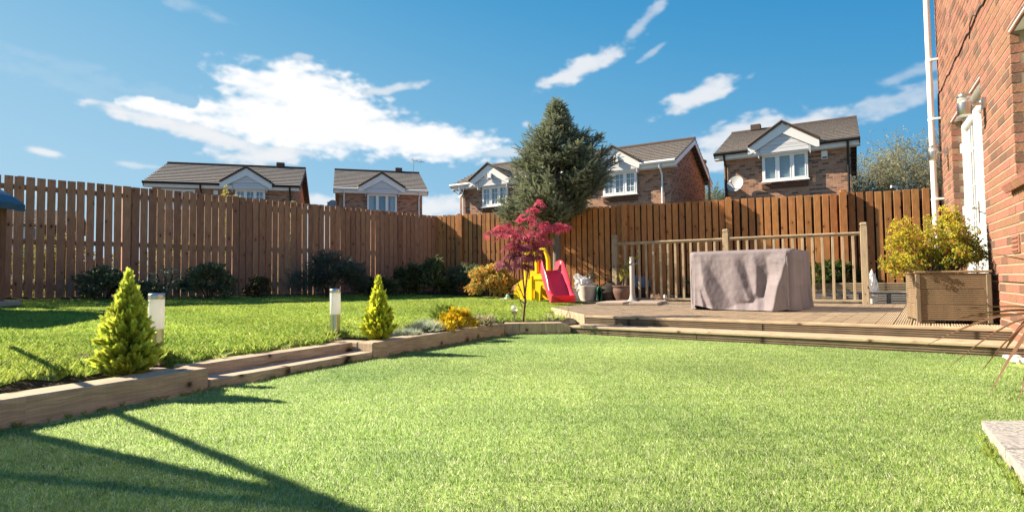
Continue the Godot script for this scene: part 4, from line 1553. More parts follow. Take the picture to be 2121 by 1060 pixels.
func make_pots() -> void:
	var y := 0.205
	pot("ribbed_pot", "wide white ribbed pot standing on the grass right of the red slide", Vector3(1.51, 0.19, -11.4), [Vector2(0, 0), Vector2(0.12, 0), Vector2(0.15, 0.012), Vector2(0.155, 0.05), Vector2(0.185, 0.14), Vector2(0.192, 0.27), Vector2(0.2, 0.29), Vector2(0.2, 0.31), Vector2(0.185, 0.312), Vector2(0.175, 0.26)], M.white_pot, 26)
	pot("dark_pot", "black bowl-shaped pot under a heap of netting", Vector3(1.90, 0.17, -11.35), [Vector2(0, 0), Vector2(0.15, 0), Vector2(0.17, 0.01), Vector2(0.2, 0.14), Vector2(0.215, 0.24), Vector2(0.225, 0.245), Vector2(0.225, 0.27), Vector2(0.21, 0.272), Vector2(0.2, 0.23)], M.dark_pot)
	pot("glazed_pot", "brown glazed round pot holding a leafy plant behind the parasol stand", Vector3(2.14, 0.2, -10.98), [Vector2(0, 0), Vector2(0.11, 0), Vector2(0.13, 0.01), Vector2(0.16, 0.07), Vector2(0.195, 0.16), Vector2(0.203, 0.22), Vector2(0.19, 0.265), Vector2(0.192, 0.272), Vector2(0.212, 0.28), Vector2(0.215, 0.298), Vector2(0.205, 0.305), Vector2(0.185, 0.3), Vector2(0.18, 0.26)], M.brown_pot)
	pot("plum_pot", "dark plum coloured pot behind the railing right of the brown pot", Vector3(2.62, 0.16, -11.5), [Vector2(0, 0), Vector2(0.12, 0), Vector2(0.15, 0.02), Vector2(0.17, 0.26), Vector2(0.18, 0.30), Vector2(0.165, 0.302), Vector2(0.15, 0.26)], M.dark_pot)
	# white crumpled sack standing in the ribbed pot
	crumpled("plastic_sack", "white printed plastic sack slumped in the ribbed pot", Vector3(1.45, 0.50, -11.4), Vector3(0.17, 0.16, 0.09), M.bag, 3, [Vector3(-0.15, 0.17, 0), Vector3(0.2, -0.05, 0)])
	crumpled("plastic_bag", "crumpled clear plastic bag hanging on the low bench by the railing post", Vector3(6.02, 0.40, -9.55), Vector3(0.10, 0.2, 0.07), M.bag, 9, [Vector3(0.02, 0.2, 0), Vector3(-0.02, -0.2, 0.03)])
	crumpled("plastic_sack", "blue and white sack leaning against the railing behind the parasol pole", Vector3(2.62, 0.52, -11.5), Vector3(0.15, 0.13, 0.06), M.blue_plastic, 5, [Vector3(-0.15, 0.12, 0)])
	# netting heap
	var t := thing("garden_netting", "heap of dark netting and dead stems on the black pot", "netting", Vector3(1.93, 0.40, -11.33))
	var m := MB.new()
	for k in 260:
		var a := rf(0, TAU)
		var r := sqrt(rng.randf()) * 0.30
		var h := maxf(0.0, 0.21 - r * 0.45 + 0.14 * cos(a) * r / 0.3)
		var p := Vector3(cos(a) * r, rf(0, 1) * h, sin(a) * r * 0.7)
		var q := p + Vector3(rf(-0.1, 0.1), rf(-0.05, 0.06), rf(-0.06, 0.06))
		m.tube([p, (p + q) / 2 + Vector3(0, rf(0, 0.03), 0), q], [0.004, 0.004, 0.003], 4, false)
	part("netting", m, M.net, t)
	var b := MB.new()
	b.lathe([Vector2(0.24, -0.03), Vector2(0.2, 0.06), Vector2(0.11, 0.13), Vector2(0.0, 0.16)], 14)
	for i in b.v.size():
		b.v[i] *= 1.0 + 0.3 * noise.get_noise_3d(b.v[i].x * 400, b.v[i].y * 400, b.v[i].z * 400)
	part("heap", b, M.dark_wood, t)
	# green items
	hose(Vector3(1.70, 0.18, -11.2), "green garden hose draped over the black pot's edge", 0.045, 0.30)
	hose(Vector3(3.42, 0.2, -11.15), "coiled green hose hanging behind the fifth and sixth railing spindles", 0.10, 0.38)
	hose(Vector3(3.72, 0.2, -10.95), "smaller coil of green hose behind the railing left of the cover", 0.09, 0.3)
	var bx := thing("storage_box", "low blue-grey box on the ground behind the railing beside the cover", "box", Vector3(4.2, 0.1, -11.0), -0.59)
	var mm := MB.new()
	mm.box(Vector3(0, 0.12, 0), Vector3(0.5, 0.24, 0.3), 0.02)
	part("tub", mm, M.blue_plastic, bx)
	mm = MB.new()
	mm.box(Vector3(0, 0.25, 0), Vector3(0.53, 0.03, 0.33), 0.01)
	part("lid", mm, M.grey, bx)

func crumpled(called: String, label: String, at: Vector3, size: Vector3, mt: Material, sd: int, tips: Array) -> void:
	var m := MB.new()
	var rows := 18
	var seg := 26
	var nz := FastNoiseLite.new()
	nz.seed = sd; nz.frequency = 1.0; nz.fractal_octaves = 3
	var g := []
	for j in rows + 1:
		var b := PI * j / rows - PI / 2
		for i in seg + 1:
			var a := TAU * (i % seg) / seg
			var d := Vector3(cos(a) * cos(b), sin(b), sin(a) * cos(b))
			var f := 1.0 + 0.45 * nz.get_noise_3d(d.x * 2.2, d.y * 2.2, d.z * 2.2) + 0.25 * absf(nz.get_noise_3d(d.x * 5.0, d.y * 5.0, d.z * 5.0))
			var p := d * size * f
			for tp in tips:
				var k: float = maxf(0.0, d.dot(tp.normalized()))
				p += tp * 0.6 * pow(k, 7)
			g.append(p)
	for j in rows:
		for i in seg:
			var a := j * (seg + 1) + i
			m.quad(g[a + 1], g[a], g[a + seg + 1], g[a + seg + 2])
	var o := part(called, m, mt, self, Transform3D(Basis.IDENTITY, at))
	tag(o, label, "bag")

func hose(at: Vector3, label: String, w: float, h: float) -> void:
	var m := MB.new()
	for k in 5:
		var pts := []
		var rr := []
		var dx := rf(-0.015, 0.015)
		for i in 25:
			var a := TAU * i / 24.0
			pts.append(Vector3(cos(a) * w * (0.8 + 0.06 * k) + dx, h / 2 + sin(a) * h / 2 * (0.9 + 0.03 * k), -0.035 + k * 0.018))
			rr.append(0.011)
		m.tube(pts, rr, 7, false)
	var o := part("garden_hose", m, M.green_plastic, self, Transform3D(Basis.IDENTITY, at))
	tag(o, label, "hose")

# ---------------------------------------------------------------- toddler slide
func make_slide() -> void:
	# local x to the right along the climber, chute towards the camera on the right
	var t := thing("toy_slide", "yellow plastic climbing frame with red slide on the lawn", "slide", Vector3(0.02, ground(0.3, -10.9) - 0.01, -11.0), -0.6)
	t.scale = Vector3.ONE * 0.93
	# pixel size here is about 9 mm
	var m := MB.new()
	var side := PackedVector2Array([Vector2(0.02, 0), Vector2(0.56, 0), Vector2(0.58, 0.30), Vector2(0.585, 0.315), Vector2(0.63, 0.33), Vector2(0.74, 0.335), Vector2(0.70, 0.54), Vector2(0.62, 0.56), Vector2(0.52, 0.56), Vector2(0.515, 0.62), Vector2(0.38, 0.62), Vector2(0.36, 0.45), Vector2(0.20, 0.44), Vector2(0.03, 0.32)])
	for i in side.size(): side[i].x = side[i].x * 1.18
	m.prism(side, -0.035, 0.035)
	for i in m.v.size():   # a slight bulge so that the moulded panel is not dead flat
		m.v[i].z += 0.012 * sin(m.v[i].x * 9.0) * sin(m.v[i].y * 7.0)
	part("side_panel", m, M.yellow, t)
	m = MB.new()
	m.prism(side, -0.47, -0.40)
	part("side_panel", m, M.yellow, t)
	# moulded ribs on the near panel
	m = MB.new()
	m.box(Vector3(0.47, 0.27, 0.045), Vector3(0.05, 0.5, 0.03), 0.014)
	m.box(Vector3(0.55, 0.14, 0.05), Vector3(0.03, 0.18, 0.03), 0.012)
	m.box(Vector3(0.66, 0.46, 0.04), Vector3(0.26, 0.05, 0.02), 0.009)
	part("moulding", m, M.yellow, t)
	# treads of the steps
	for k in 3:
		m = MB.new()
		m.box(Vector3(0.08 + 0.1 * k, 0.09 + 0.12 * k, -0.217), Vector3(0.16, 0.04, 0.37), 0.015)
		part("step", m, M.yellow, t)
	m = MB.new()
	m.box(Vector3(0.66, 0.52, -0.217), Vector3(0.3, 0.05, 0.37), 0.015)
	part("platform", m, M.yellow, t)
	# tall grab arches above the platform
	for z in [0.0, -0.435]:
		m = MB.new()
		var pts := [Vector3(0.33, 0.42, z), Vector3(0.32, 0.62, z), Vector3(0.31, 0.85, z), Vector3(0.34, 1.0, z), Vector3(0.41, 1.07, z), Vector3(0.49, 1.07, z), Vector3(0.55, 0.99, z), Vector3(0.59, 0.86, z), Vector3(0.6, 0.58, z)]
		m.tube(pts, [0.05, 0.048, 0.046, 0.046, 0.046, 0.046, 0.046, 0.048, 0.05], 10)
		part("grab_arch", m, M.yellow, t)
	# chute: a U section swept from the platform to the ground
	var path := [Vector3(0.70, 0.62, -0.24), Vector3(0.80, 0.625, -0.17), Vector3(0.90, 0.58, -0.07), Vector3(0.99, 0.49, 0.03), Vector3(1.15, 0.30, 0.19), Vector3(1.28, 0.15, 0.32), Vector3(1.37, 0.07, 0.41), Vector3(1.46, 0.035, 0.50)]
	var sec := [Vector2(-0.235, -0.03), Vector2(-0.235, 0.135), Vector2(-0.215, 0.15), Vector2(-0.185, 0.14), Vector2(-0.17, 0.04), Vector2(-0.14, 0.015), Vector2(-0.07, 0.0), Vector2(0.07, 0.0), Vector2(0.14, 0.015), Vector2(0.17, 0.04), Vector2(0.185, 0.14), Vector2(0.215, 0.15), Vector2(0.235, 0.135), Vector2(0.235, -0.03)]
	var c3 := Curve3D.new()
	for p in path: c3.add_point(p)
	for i in range(1, path.size() - 1):
		var tg: Vector3 = (path[i + 1] - path[i - 1]) * 0.16
		c3.set_point_in(i, -tg); c3.set_point_out(i, tg)
	var L := c3.get_baked_length()
	var rows := []
	var st := 30
	for i in st + 1:
		var p := c3.sample_baked(L * i / st)
		var d := (c3.sample_baked(minf(L, L * i / st + 0.02)) - c3.sample_baked(maxf(0, L * i / st - 0.02))).normalized()
		var right := d.cross(Vector3.UP).normalized()
		var up := right.cross(d)
		var wd := 1.0 if i > 4 else 0.9
		var wall := lerpf(1.25, 0.75, smoothstep(0.35, 1.0, float(i) / st)) + 0.25 * exp(-pow((float(i) / st - 0.14) / 0.07, 2))
		var row := []
		for s in sec: row.append(p + right * s.x * wd + up * (s.y * (wall if s.y > 0.02 else 1.0)))
		rows.append(row)
	m = MB.new()
	for i in st:
		for j in sec.size() - 1:
			m.quad(rows[i][j], rows[i][j + 1], rows[i + 1][j + 1], rows[i + 1][j])
	# underside
	for i in st:
		m.quad(rows[i][sec.size() - 1], rows[i][0], rows[i + 1][0], rows[i + 1][sec.size() - 1])
	for e in [st]:
		for j in range(0, 6):
			m.quad(rows[e][j], rows[e][j + 1], rows[e][sec.size() - 2 - j], rows[e][sec.size() - 1 - j])
	smooth(m, 0.55)
	part("chute", m, M.red, t)
	var toy := thing("watering_toy", "small green and white plastic toy on the grass beside the yellow slide", "toy", Vector3(-0.09, ground(-0.09, -10.9), -10.9))
	m = MB.new()
	m.lathe([Vector2(0, 0), Vector2(0.06, 0), Vector2(0.07, 0.02), Vector2(0.06, 0.05), Vector2(0.0, 0.055)], 14)
	m.box(Vector3(-0.08, 0.02, 0), Vector3(0.14, 0.035, 0.1), 0.012)
	part("tray", m, M.cladding, toy)
	m = MB.new()
	m.lathe([Vector2(0, 0.05), Vector2(0.035, 0.055), Vector2(0.04, 0.08), Vector2(0.025, 0.11), Vector2(0.0, 0.115)], 12)
	part("cup", m, M.green_toy, toy)

func smooth(m: MB, limit: float) -> void:
	# average the normals of faces that meet at shallow angles
	var acc := {}
	for i in m.v.size():
		var k := Vector3i((m.v[i] * 2000.0).round())
		if not acc.has(k): acc[k] = []
		acc[k].append(m.n[i])
	for i in m.v.size():
		var k := Vector3i((m.v[i] * 2000.0).round())
		var s := Vector3.ZERO
		for q in acc[k]:
			if q.dot(m.n[i]) > limit: s += q
		m.n[i] = s.normalized()

# ---------------------------------------------------------------- lamps, playhouse, beds, paving
func make_lamps() -> void:
	var names := ["steel and frosted white bollard light behind the bushy golden conifer", "steel and frosted white bollard light left of the slim golden conifer"]
	var at := [Vector2(-2.285, -3.66), Vector2(-1.57, -5.05)]
	for k in 2:
		var p: Vector2 = at[k]
		var t := thing("bollard_light", names[k], "bollard light", Vector3(p.x, 0.155, p.y), 0.0, "steel bollard lights along the lawn edge")
		var m := MB.new()
		var r := 0.046
		m.lathe([Vector2(r + 0.018, -0.03), Vector2(r + 0.018, 0.004), Vector2(r - 0.003, 0.008), Vector2(r - 0.003, 0.195), Vector2(0.0, 0.197)], 28)
		part("post", m, M.steel, t)
		m = MB.new()
		m.lathe([Vector2(0, 0.197), Vector2(r - 0.002, 0.197), Vector2(r, 0.2), Vector2(r, 0.385), Vector2(0, 0.386)], 28)
		part("diffuser", m, M.opal, t)
		m = MB.new()
		m.lathe([Vector2(0, 0.386), Vector2(r + 0.001, 0.387), Vector2(r + 0.002, 0.39), Vector2(r + 0.002, 0.418), Vector2(r - 0.004, 0.423), Vector2(0, 0.424)], 28)
		part("cap", m, M.steel, t)
	# glass globe lamp on a spike by the maple
	var g := thing("globe_lamp", "small glass globe solar lamp on a spike beside the red maple", "lamp", Vector3(0.02, 0.165, -6.75))
	var m := MB.new()
	var pr := []
	for i in 13:
		var a := PI * i / 12.0
		pr.append(Vector2(0.042 * sin(a) + 0.0005, 0.135 - 0.042 * cos(a)))
	m.lathe(pr, 20)
	part("globe", m, M.lamp_glass, g)
	m = MB.new()
	m.lathe([Vector2(0, 0.062), Vector2(0.02, 0.064), Vector2(0.032, 0.09), Vector2(0.034, 0.1), Vector2(0, 0.104)], 16)
	part("cup", m, M.steel_dark, g)
	m = MB.new()
	m.tube([Vector3(0, -0.05, 0), Vector3(0, 0.07, 0)], [0.006, 0.008], 8)
	part("spike", m, M.steel_dark, g)

func make_playhouse() -> void:
	var o := Vector3(-6.14, ground(-6.0, -6.8) + 0.03, -6.82)
	var t := thing("playhouse", "brown wooden playhouse with a scalloped blue roof at the far left edge", "playhouse", o, 0.1)
	# front right post at the origin; the house reaches left (-x) and towards the camera (+z)
	var W := 1.7
	var D := 1.35
	for p in [Vector2(0, 0), Vector2(-W, 0), Vector2(0, D), Vector2(-W, D)]:
		var m := MB.new()
		m.uvo = Vector2(rng.randf(), rng.randf())
		m.box(Vector3(p.x, 0.62, p.y), Vector3(0.07, 1.24, 0.07), 0.005)
		part("post", m, M.play, t)
	var m := MB.new()
	m.box(Vector3(-W / 2 + 0.06, 0.0, D / 2), Vector3(W + 0.25, 0.09, D + 0.2), 0.008)
	part("base_board", m, M.bench, t)
	for k in 12:
		m = MB.new()
		m.uvo = Vector2(rng.randf(), rng.randf())
		m.box(Vector3(-0.10 - k * 0.134, 0.36, 0.0), Vector3(0.128, 0.64, 0.018), 0.003)
		part("wall_board", m, M.play, t)
	for k in 9:
		m = MB.new()
		m.uvo = Vector2(rng.randf(), rng.randf())
		m.box(Vector3(-W, 0.5, 0.1 + k * 0.134), Vector3(0.018, 0.95, 0.128), 0.003)
		part("wall_board", m, M.play, t)
	m = MB.new()
	m.box(Vector3(-W / 2, 0.69, 0.012), Vector3(W - 0.08, 0.035, 0.06), 0.004)
	part("sill_rail", m, M.rail[2], t)
	for yy in [1.2]:
		m = MB.new()
		m.box(Vector3(-W / 2, yy, 0), Vector3(W, 0.07, 0.05), 0.004)
		m.box(Vector3(-W / 2, yy, D), Vector3(W, 0.07, 0.05), 0.004)
		m.box(Vector3(-W, yy, D / 2), Vector3(0.05, 0.07, D), 0.004)
		m.box(Vector3(0, yy, D / 2), Vector3(0.05, 0.07, D), 0.004)
		part("beam", m, M.play, t)
	# blue roof of two slopes, its gable edges cut in scallops
	var rd := 0.16
	for s in [1.0, -1.0]:
		var r := MB.new()
		var a := Vector2(-W / 2, 1.78)
		var b := Vector2(-W / 2 + s * (W / 2 + 0.15), 1.22)
		var n := 14
		for i in n:
			var p := a.lerp(b, float(i) / n)
			var q := a.lerp(b, float(i + 1) / n)
			var sag := 0.035 * sin(PI * i / n * 2.0)
			var sag2 := 0.035 * sin(PI * (i + 1) / n * 2.0)
			var pl := PackedVector2Array([Vector2(p.x, p.y - sag), Vector2(q.x, q.y - sag2), Vector2(q.x, q.y - sag2 - 0.085), Vector2(p.x, p.y - sag - 0.085)])
			r.prism(pl, -rd, D + rd)
		part("roof", r, M.blue_roof, t)

func make_shade_frame() -> void:
	# added swing beside the camera, outside the picture: shaped to throw bars of shade across the near lawn
	var t := thing("added_shade_frame", "added wooden swing seat with a canopy standing left of the camera", "blocker", Vector3.ZERO)
	var S := Vector3(-0.9681, 0.6745, -0.2504)   # per metre of level distance towards the sun
	# added sloping bar whose shade runs from P to Q on the lawn
	var P := Vector3(-1.95, 0, -2.83)
	var Q := Vector3(-0.30, 0, -1.48)
	var a := P + S * 1.75
	var b := Q + S * 3.1
	var d := (b - a)
	var m := MB.new()
	m.tube([a - d * 0.52, a, b], [0.02, 0.022, 0.03], 10)
	part("leg", m, M.play, t)
	# added slatted sheet on a frame whose upper edge shades the corner of the lawn
	var e0 := Vector3(-2.16, 0, -2.50) + S * 1.75
	var e1 := Vector3(-0.42, 0, -1.60) + S * 3.05
	var f0 := Vector3(-2.75, 0, -1.55) + S * 1.25
	var f1 := Vector3(-1.15, 0, -0.3) + S * 2.9
	var nsl := 90   # fine slats, their narrow gaps set to lighten the cast shade
	m = MB.new()
	for k in nsl:
		var p0 := e0.lerp(f0, float(k) / nsl)
		var p1 := e0.lerp(f0, (k + 0.77) / nsl)
		var q0 := e1.lerp(f1, float(k) / nsl)
		var q1 := e1.lerp(f1, (k + 0.77) / nsl)
		var up := (q0 - p0).cross(p1 - p0).normalized() * 0.003
		m.quad(p0 + up, q0 + up, q1 + up, p1 + up)
		m.quad(p1 - up, q1 - up, q0 - up, p0 - up)
		m.quad(p0 - up, q0 - up, q0 + up, p0 + up)
		m.quad(q1 - up, p1 - up, p1 + up, q1 + up)
	part("shade_slats", m, M.play, t)
	for q in [[e0, e1], [f0, f1], [e0, f0], [e1, f1], [e0, Vector3(e0.x, 0.2, e0.z)], [f0, Vector3(f0.x, 0.2, f0.z)], [e1, Vector3(e1.x, 0.2, e1.z)], [f1, Vector3(f1.x, 0.2, f1.z)]]:
		m = MB.new()
		m.tube([q[0], q[1]], [0.03, 0.03], 8)
		part("frame_bar", m, M.play, t)

func make_beds_and_paving() -> void:
	# raised bed of stacked deck boards along the back fence, left part behind the slide
	for e in [[0.35, 1.75, -12.42, "low raised bed of grey boards behind the red slide", 0.16, 0.32, -0.44], [4.85, 2.1, -10.35, "raised bed of grey boards behind the railing holding green shrubs", 0.05, 0.47, -0.44]]:
		var t := thing("raised_bed", e[3], "raised bed", Vector3(e[0], e[4], e[2]), e[6])
		for k in 3:
			var m := MB.new()
			m.uvo = Vector2(rng.randf(), rng.randf())
			ribbed(m, e[1], e[5] / 3 - 0.004, 0.03, Vector3(e[1] / 2, e[5] / 3 * (k + 0.5), 0), Basis.IDENTITY, 4)
			part("board", m, M.rail[3] if k == 2 else M.bench, t)
		for x in [0.0, e[1]]:
			var m := MB.new()
			m.box(Vector3(x, e[5] / 2, -0.3), Vector3(0.03, e[5], 0.6), 0.004)
			part("end_board", m, M.bench, t)
		var s := MB.new()
		s.box(Vector3(e[1] / 2, e[5] - 0.06, -0.3), Vector3(e[1] - 0.04, 0.04, 0.56))
		part("soil", s, M.soil, t)
	# low pale bench at the deck's far edge
	var b := thing("low_bench", "low pale plank bench behind the deck's railing post and wooden planter", "bench", Vector3(4.72, -0.05, -9.65), -0.27)
	var m := MB.new()
	m.box(Vector3(1.0, 0.405, 0), Vector3(2.9, 0.035, 0.28), 0.006)
	part("seat", m, M.bench, b)
	for x in [-0.3, 1.02, 1.42, 2.3]:
		m = MB.new()
		m.box(Vector3(x, 0.195, 0.08), Vector3(0.05, 0.38, 0.05), 0.004)
		part("leg", m, M.bench, b)
	m = MB.new()
	m.box(Vector3(1.9, 0.25, 0.05), Vector3(0.75, 0.035, 0.025), 0.004, Basis(Vector3.BACK, 0.32))
	part("brace", m, M.fence_a[0], b)
	# stone step slabs at the lower right, beside the camera
	var pl := [[PackedVector2Array([Vector2(1.80, -2.215), Vector2(2.46, -2.20), Vector2(2.36, -1.84), Vector2(1.585, -1.862)]), "pale stone step slab with its corner in the grass at lower right"], [PackedVector2Array([Vector2(1.58, -1.855), Vector2(2.355, -1.833), Vector2(2.1, -1.0), Vector2(1.09, -1.03)]), "nearest pale stone step slab cut off by the bottom right corner"]]
	for e in pl:
		var t := thing("stone_slab", e[1], "slab", Vector3(e[0][0].x, 0, e[0][0].y), 0.0, "stone slabs of the door step")
		var q := PackedVector2Array()
		for p in e[0]: q.append(Vector2(p.x - e[0][0].x, -(p.y - e[0][0].y)))
		var tr := Transform3D(Basis(Vector3(1, 0, 0), Vector3(0, 0, -1), Vector3(0, 1, 0)), Vector3.ZERO)
		m = MB.new()
		m.prism(q, 0.048, 0.078, tr)
		part("slab", m, M.slab, t)
		m = MB.new()
		for g in Geometry2D.offset_polygon(q, -0.018):
			m.prism(g, -0.05, 0.0475, tr)
		part("mortar_bed", m, M.slab_edge, t)
	# white gravel strip along the wall foot
	var st := MB.new()
	st.lathe([Vector2(0, -0.012), Vector2(0.011, -0.007), Vector2(0.014, 0.0), Vector2(0.009, 0.008), Vector2(0, 0.011)], 7)
	var where := []
	var tints := []
	for k in 700:
		var s := rf(-0.9, -0.05)
		var p := Vector2(W0.x - 0.859 * 0.02, W0.y) + WD * s + Vector2(-0.859, -0.512) * rf(0.02, 0.11)
		where.append(Transform3D(Basis(rdir(), rf(0, TAU)).scaled(Vector3.ONE * rf(0.6, 1.4)), Vector3(p.x, rf(0.0, 0.018), p.y)))
		var f := rf(0.45, 0.8)
		tints.append(Color(f, f * 0.98, f * 0.95))
	var gm := mat(1, 1, 1, 0.9)
	gm.vertex_color_use_as_albedo = true
	many("gravel", st.mesh(), gm, self, where, tints)

# ---------------------------------------------------------------- foliage
func leaf_into(m: MB, at: Vector3, bs: Basis, L: float, w: float, droop := 0.2, c := Color.WHITE) -> void:
	# a leaf along local z, folded at its midrib, bending down along its length
	m.col = c
	var p := []
	for e in [[0.0, 0.0], [0.3, 0.85], [0.62, 0.8], [1.0, 0.0]]:
		var z: float = e[0] * L
		var y: float = -droop * L * e[0] * e[0]
		var hw: float = e[1] * w * 0.5
		p.append([at + bs * Vector3(-hw, y + hw * 0.35, z), at + bs * Vector3(0, y, z), at + bs * Vector3(hw, y + hw * 0.35, z)])
	var z2 := [Vector2.ZERO, Vector2.ZERO, Vector2.ZERO, Vector2.ZERO]
	for i in 3:
		if i == 0:
			m.poly([p[0][1], p[1][1], p[1][0]], z2); m.poly([p[0][1], p[1][2], p[1][1]], z2)
		elif i == 2:
			m.poly([p[2][0], p[2][1], p[3][1]], z2); m.poly([p[2][1], p[2][2], p[3][1]], z2)
		else:
			m.poly([p[1][0], p[1][1], p[2][1], p[2][0]], z2); m.poly([p[1][1], p[1][2], p[2][2], p[2][1]], z2)

func aim(z: Vector3, roll := 0.0) -> Basis:
	var up := Vector3.UP if absf(z.normalized().y) < 0.95 else Vector3.RIGHT
	var x := up.cross(z).normalized()
	var y := z.normalized().cross(x)
	return Basis(x, y, z.normalized()) * Basis(Vector3.BACK, roll)

func leaf_clump(n: int, L: float, w: float, spread: float) -> Mesh:
	var m := MB.new()
	for i in n:
		var d := (Vector3(0, 0, 1) + rdir() * spread).normalized()
		var f := rf(0.75, 1.25)
		leaf_into(m, Vector3(rf(-1, 1), rf(-1, 1), rf(-0.5, 1)) * L * 0.5, aim(d, rf(-0.8, 0.8)), L * rf(0.7, 1.15), w, 0.2, Color(f, f, f))
	return m.mesh()

func scale_spray(L: float, n: int) -> Mesh:   # a flat feathery spray of scale leaves
	var m := MB.new()
	for i in n:
		var s := float(i) / (n - 1)
		var side := 1.0 if i % 2 else -1.0
		var a := side * lerpf(0.9, 0.35, s)
		var p := Vector3(0, 0, s * L * 0.75)
		var l := L * lerpf(0.42, 0.26, s)
		var d := Vector3(sin(a), rf(-0.12, 0.12), cos(a))
		var x := Vector3(d.z, 0, -d.x) * L * 0.034
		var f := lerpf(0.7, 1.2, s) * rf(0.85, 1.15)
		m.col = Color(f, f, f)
		m.poly([p - x * 0.6, p + d * l * 0.55 - x, p + d * l, p + d * l * 0.55 + x, p + x * 0.6], [Vector2.ZERO, Vector2.ZERO, Vector2.ZERO, Vector2.ZERO, Vector2.ZERO])
	return m.mesh()

func needle_spray(L: float, n: int) -> Mesh:   # a twig set round with short needles
	var m := MB.new()
	for i in n:
		var s := float(i) / n
		var a := i * 2.4
		var d := Vector3(cos(a), sin(a), 0.9 + s).normalized()
		var p := Vector3(0, 0, s * L)
		var l := L * rf(0.20, 0.30)
		var x := d.cross(Vector3(0, 0, 1)).normalized() * L * 0.022
		var f := lerpf(0.65, 1.25, s) * rf(0.85, 1.15)
		m.col = Color(f, f, f)
		m.poly([p - x, p + x, p + d * l], [Vector2.ZERO, Vector2.ZERO, Vector2.ZERO])
	m.col = Color(0.7, 0.5, 0.4)
	m.tube([Vector3.ZERO, Vector3(0, 0, L)], [L * 0.02, L * 0.008], 4, false)
	return m.mesh()

func golden_conifer(label: String, at: Vector3, H: float, R: float, bushy: float, n: int, hue: Color) -> void:
	var t := thing("golden_conifer", label, "conifer", at)
	var st := MB.new()
	st.tube([Vector3(0, -0.05, 0), Vector3(0.004, H * 0.5, 0), Vector3(0, H * 0.9, 0)], [0.012, 0.007, 0.003], 6)
	part("trunk", st, M.bark, t)
	var where := []
	var tints := []
	var nb := 320
	for b in nb:
		# branchlets sweep up and out from the stem; their tips make the ragged flame outline
		var s := pow((b + 0.5) / nb, 0.95)
		var a := b * 2.39996 + rf(-0.5, 0.5)
		var prof: float = R * pow(clampf((1.0 - s) / 0.86, 0, 1), bushy) * smoothstep(-0.2, 0.18, s) * rf(0.62, 1.2)
		var rad := Vector3(cos(a), 0, sin(a))
		var base := Vector3(0, s * H * 0.80, 0)
		var tip := base + rad * prof + Vector3(0, H * rf(0.07, 0.19) * lerpf(0.7, 1.15, s), 0)
		var bend := rad * prof * 0.25
		var branch_tone := rf(0.8, 1.2)  # random tone of each branchlet
		for i in int(n / nb * lerpf(1.35, 0.6, s)):
			var q := pow(rf(0.04, 1.0), 0.75)
			var p := base.lerp(tip, q) + bend * 4.0 * q * (1.0 - q) * 0.5 + rdir() * R * 0.09 * (1.2 - q)
			if p.y < 0.015: p.y = rf(0.015, 0.05)
			var d := ((tip - base).normalized() * 0.8 + rad * 0.35 * (1.0 - s) + Vector3(0, 0.45, 0) + rdir() * 0.5).normalized()
			where.append(Transform3D(aim(d, rf(0, TAU)).scaled(Vector3.ONE * rf(0.65, 1.3) * lerpf(1.0, 0.75, s)), p))
			var f := branch_tone * rf(0.75, 1.25) * lerpf(0.78, 1.1, q)
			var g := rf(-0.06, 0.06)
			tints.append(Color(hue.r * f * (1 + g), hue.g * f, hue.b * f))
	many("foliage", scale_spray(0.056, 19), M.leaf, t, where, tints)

func shrub(called: String, label: String, at: Vector3, size: Vector3, n: int, shape: Mesh, cols: Array, group := "", up := 0.5, clumpy := 0.5) -> void:
	var t := thing(called, label, "shrub", at, 0.0, group)
	var st := MB.new()
	for k in 9:
		var a := rf(0, TAU)
		var q := Vector3(cos(a) * size.x * 0.6, size.y * rf(0.4, 0.75), sin(a) * size.z * 0.6)
		st.tube([Vector3(cos(a) * 0.03, -0.03, sin(a) * 0.03), q * Vector3(0.4, 0.5, 0.4), q], [0.011, 0.008, 0.004], 5, false)
	part("stem", st, M.bark, t)
	var where := []
	var tints := []
	# branch ends first, then leaves clustered round them
	var ends := []
	var ne := int(12 + 26 * clumpy)
	for k in ne:
		var d := rdir()
		d.y = absf(d.y) * 1.0 - 0.12
		var rr := rf(0.55, 1.0)
		ends.append(Vector3(d.x * size.x, (0.30 + 0.68 * d.y) * size.y, d.z * size.z) * Vector3(rr, lerpf(0.85, 1.0, rr), rr))
	for i in n:
		var e: Vector3 = ends[rng.randi() % ne]
		var p := e + rdir() * pow(rng.randf(), 0.6) * 0.38 * Vector3(size.x, size.y * 0.6, size.z)
		if p.y < 0.02: p.y = rf(0.02, 0.12)
		var outw := Vector3(p.x, 0, p.z).normalized()
		var d := (outw * 0.7 + Vector3(0, up, 0) + rdir() * 0.7).normalized()
		where.append(Transform3D(aim(d, rf(-1, 1)).scaled(Vector3.ONE * rf(0.7, 1.25)), p))
		var c: Color = cols[rng.randi() % cols.size()]
		var f := rf(0.75, 1.25)
		tints.append(Color(c.r * f, c.g * f, c.b * f))
	many("leaves", shape, M.leaf, t, where, tints)

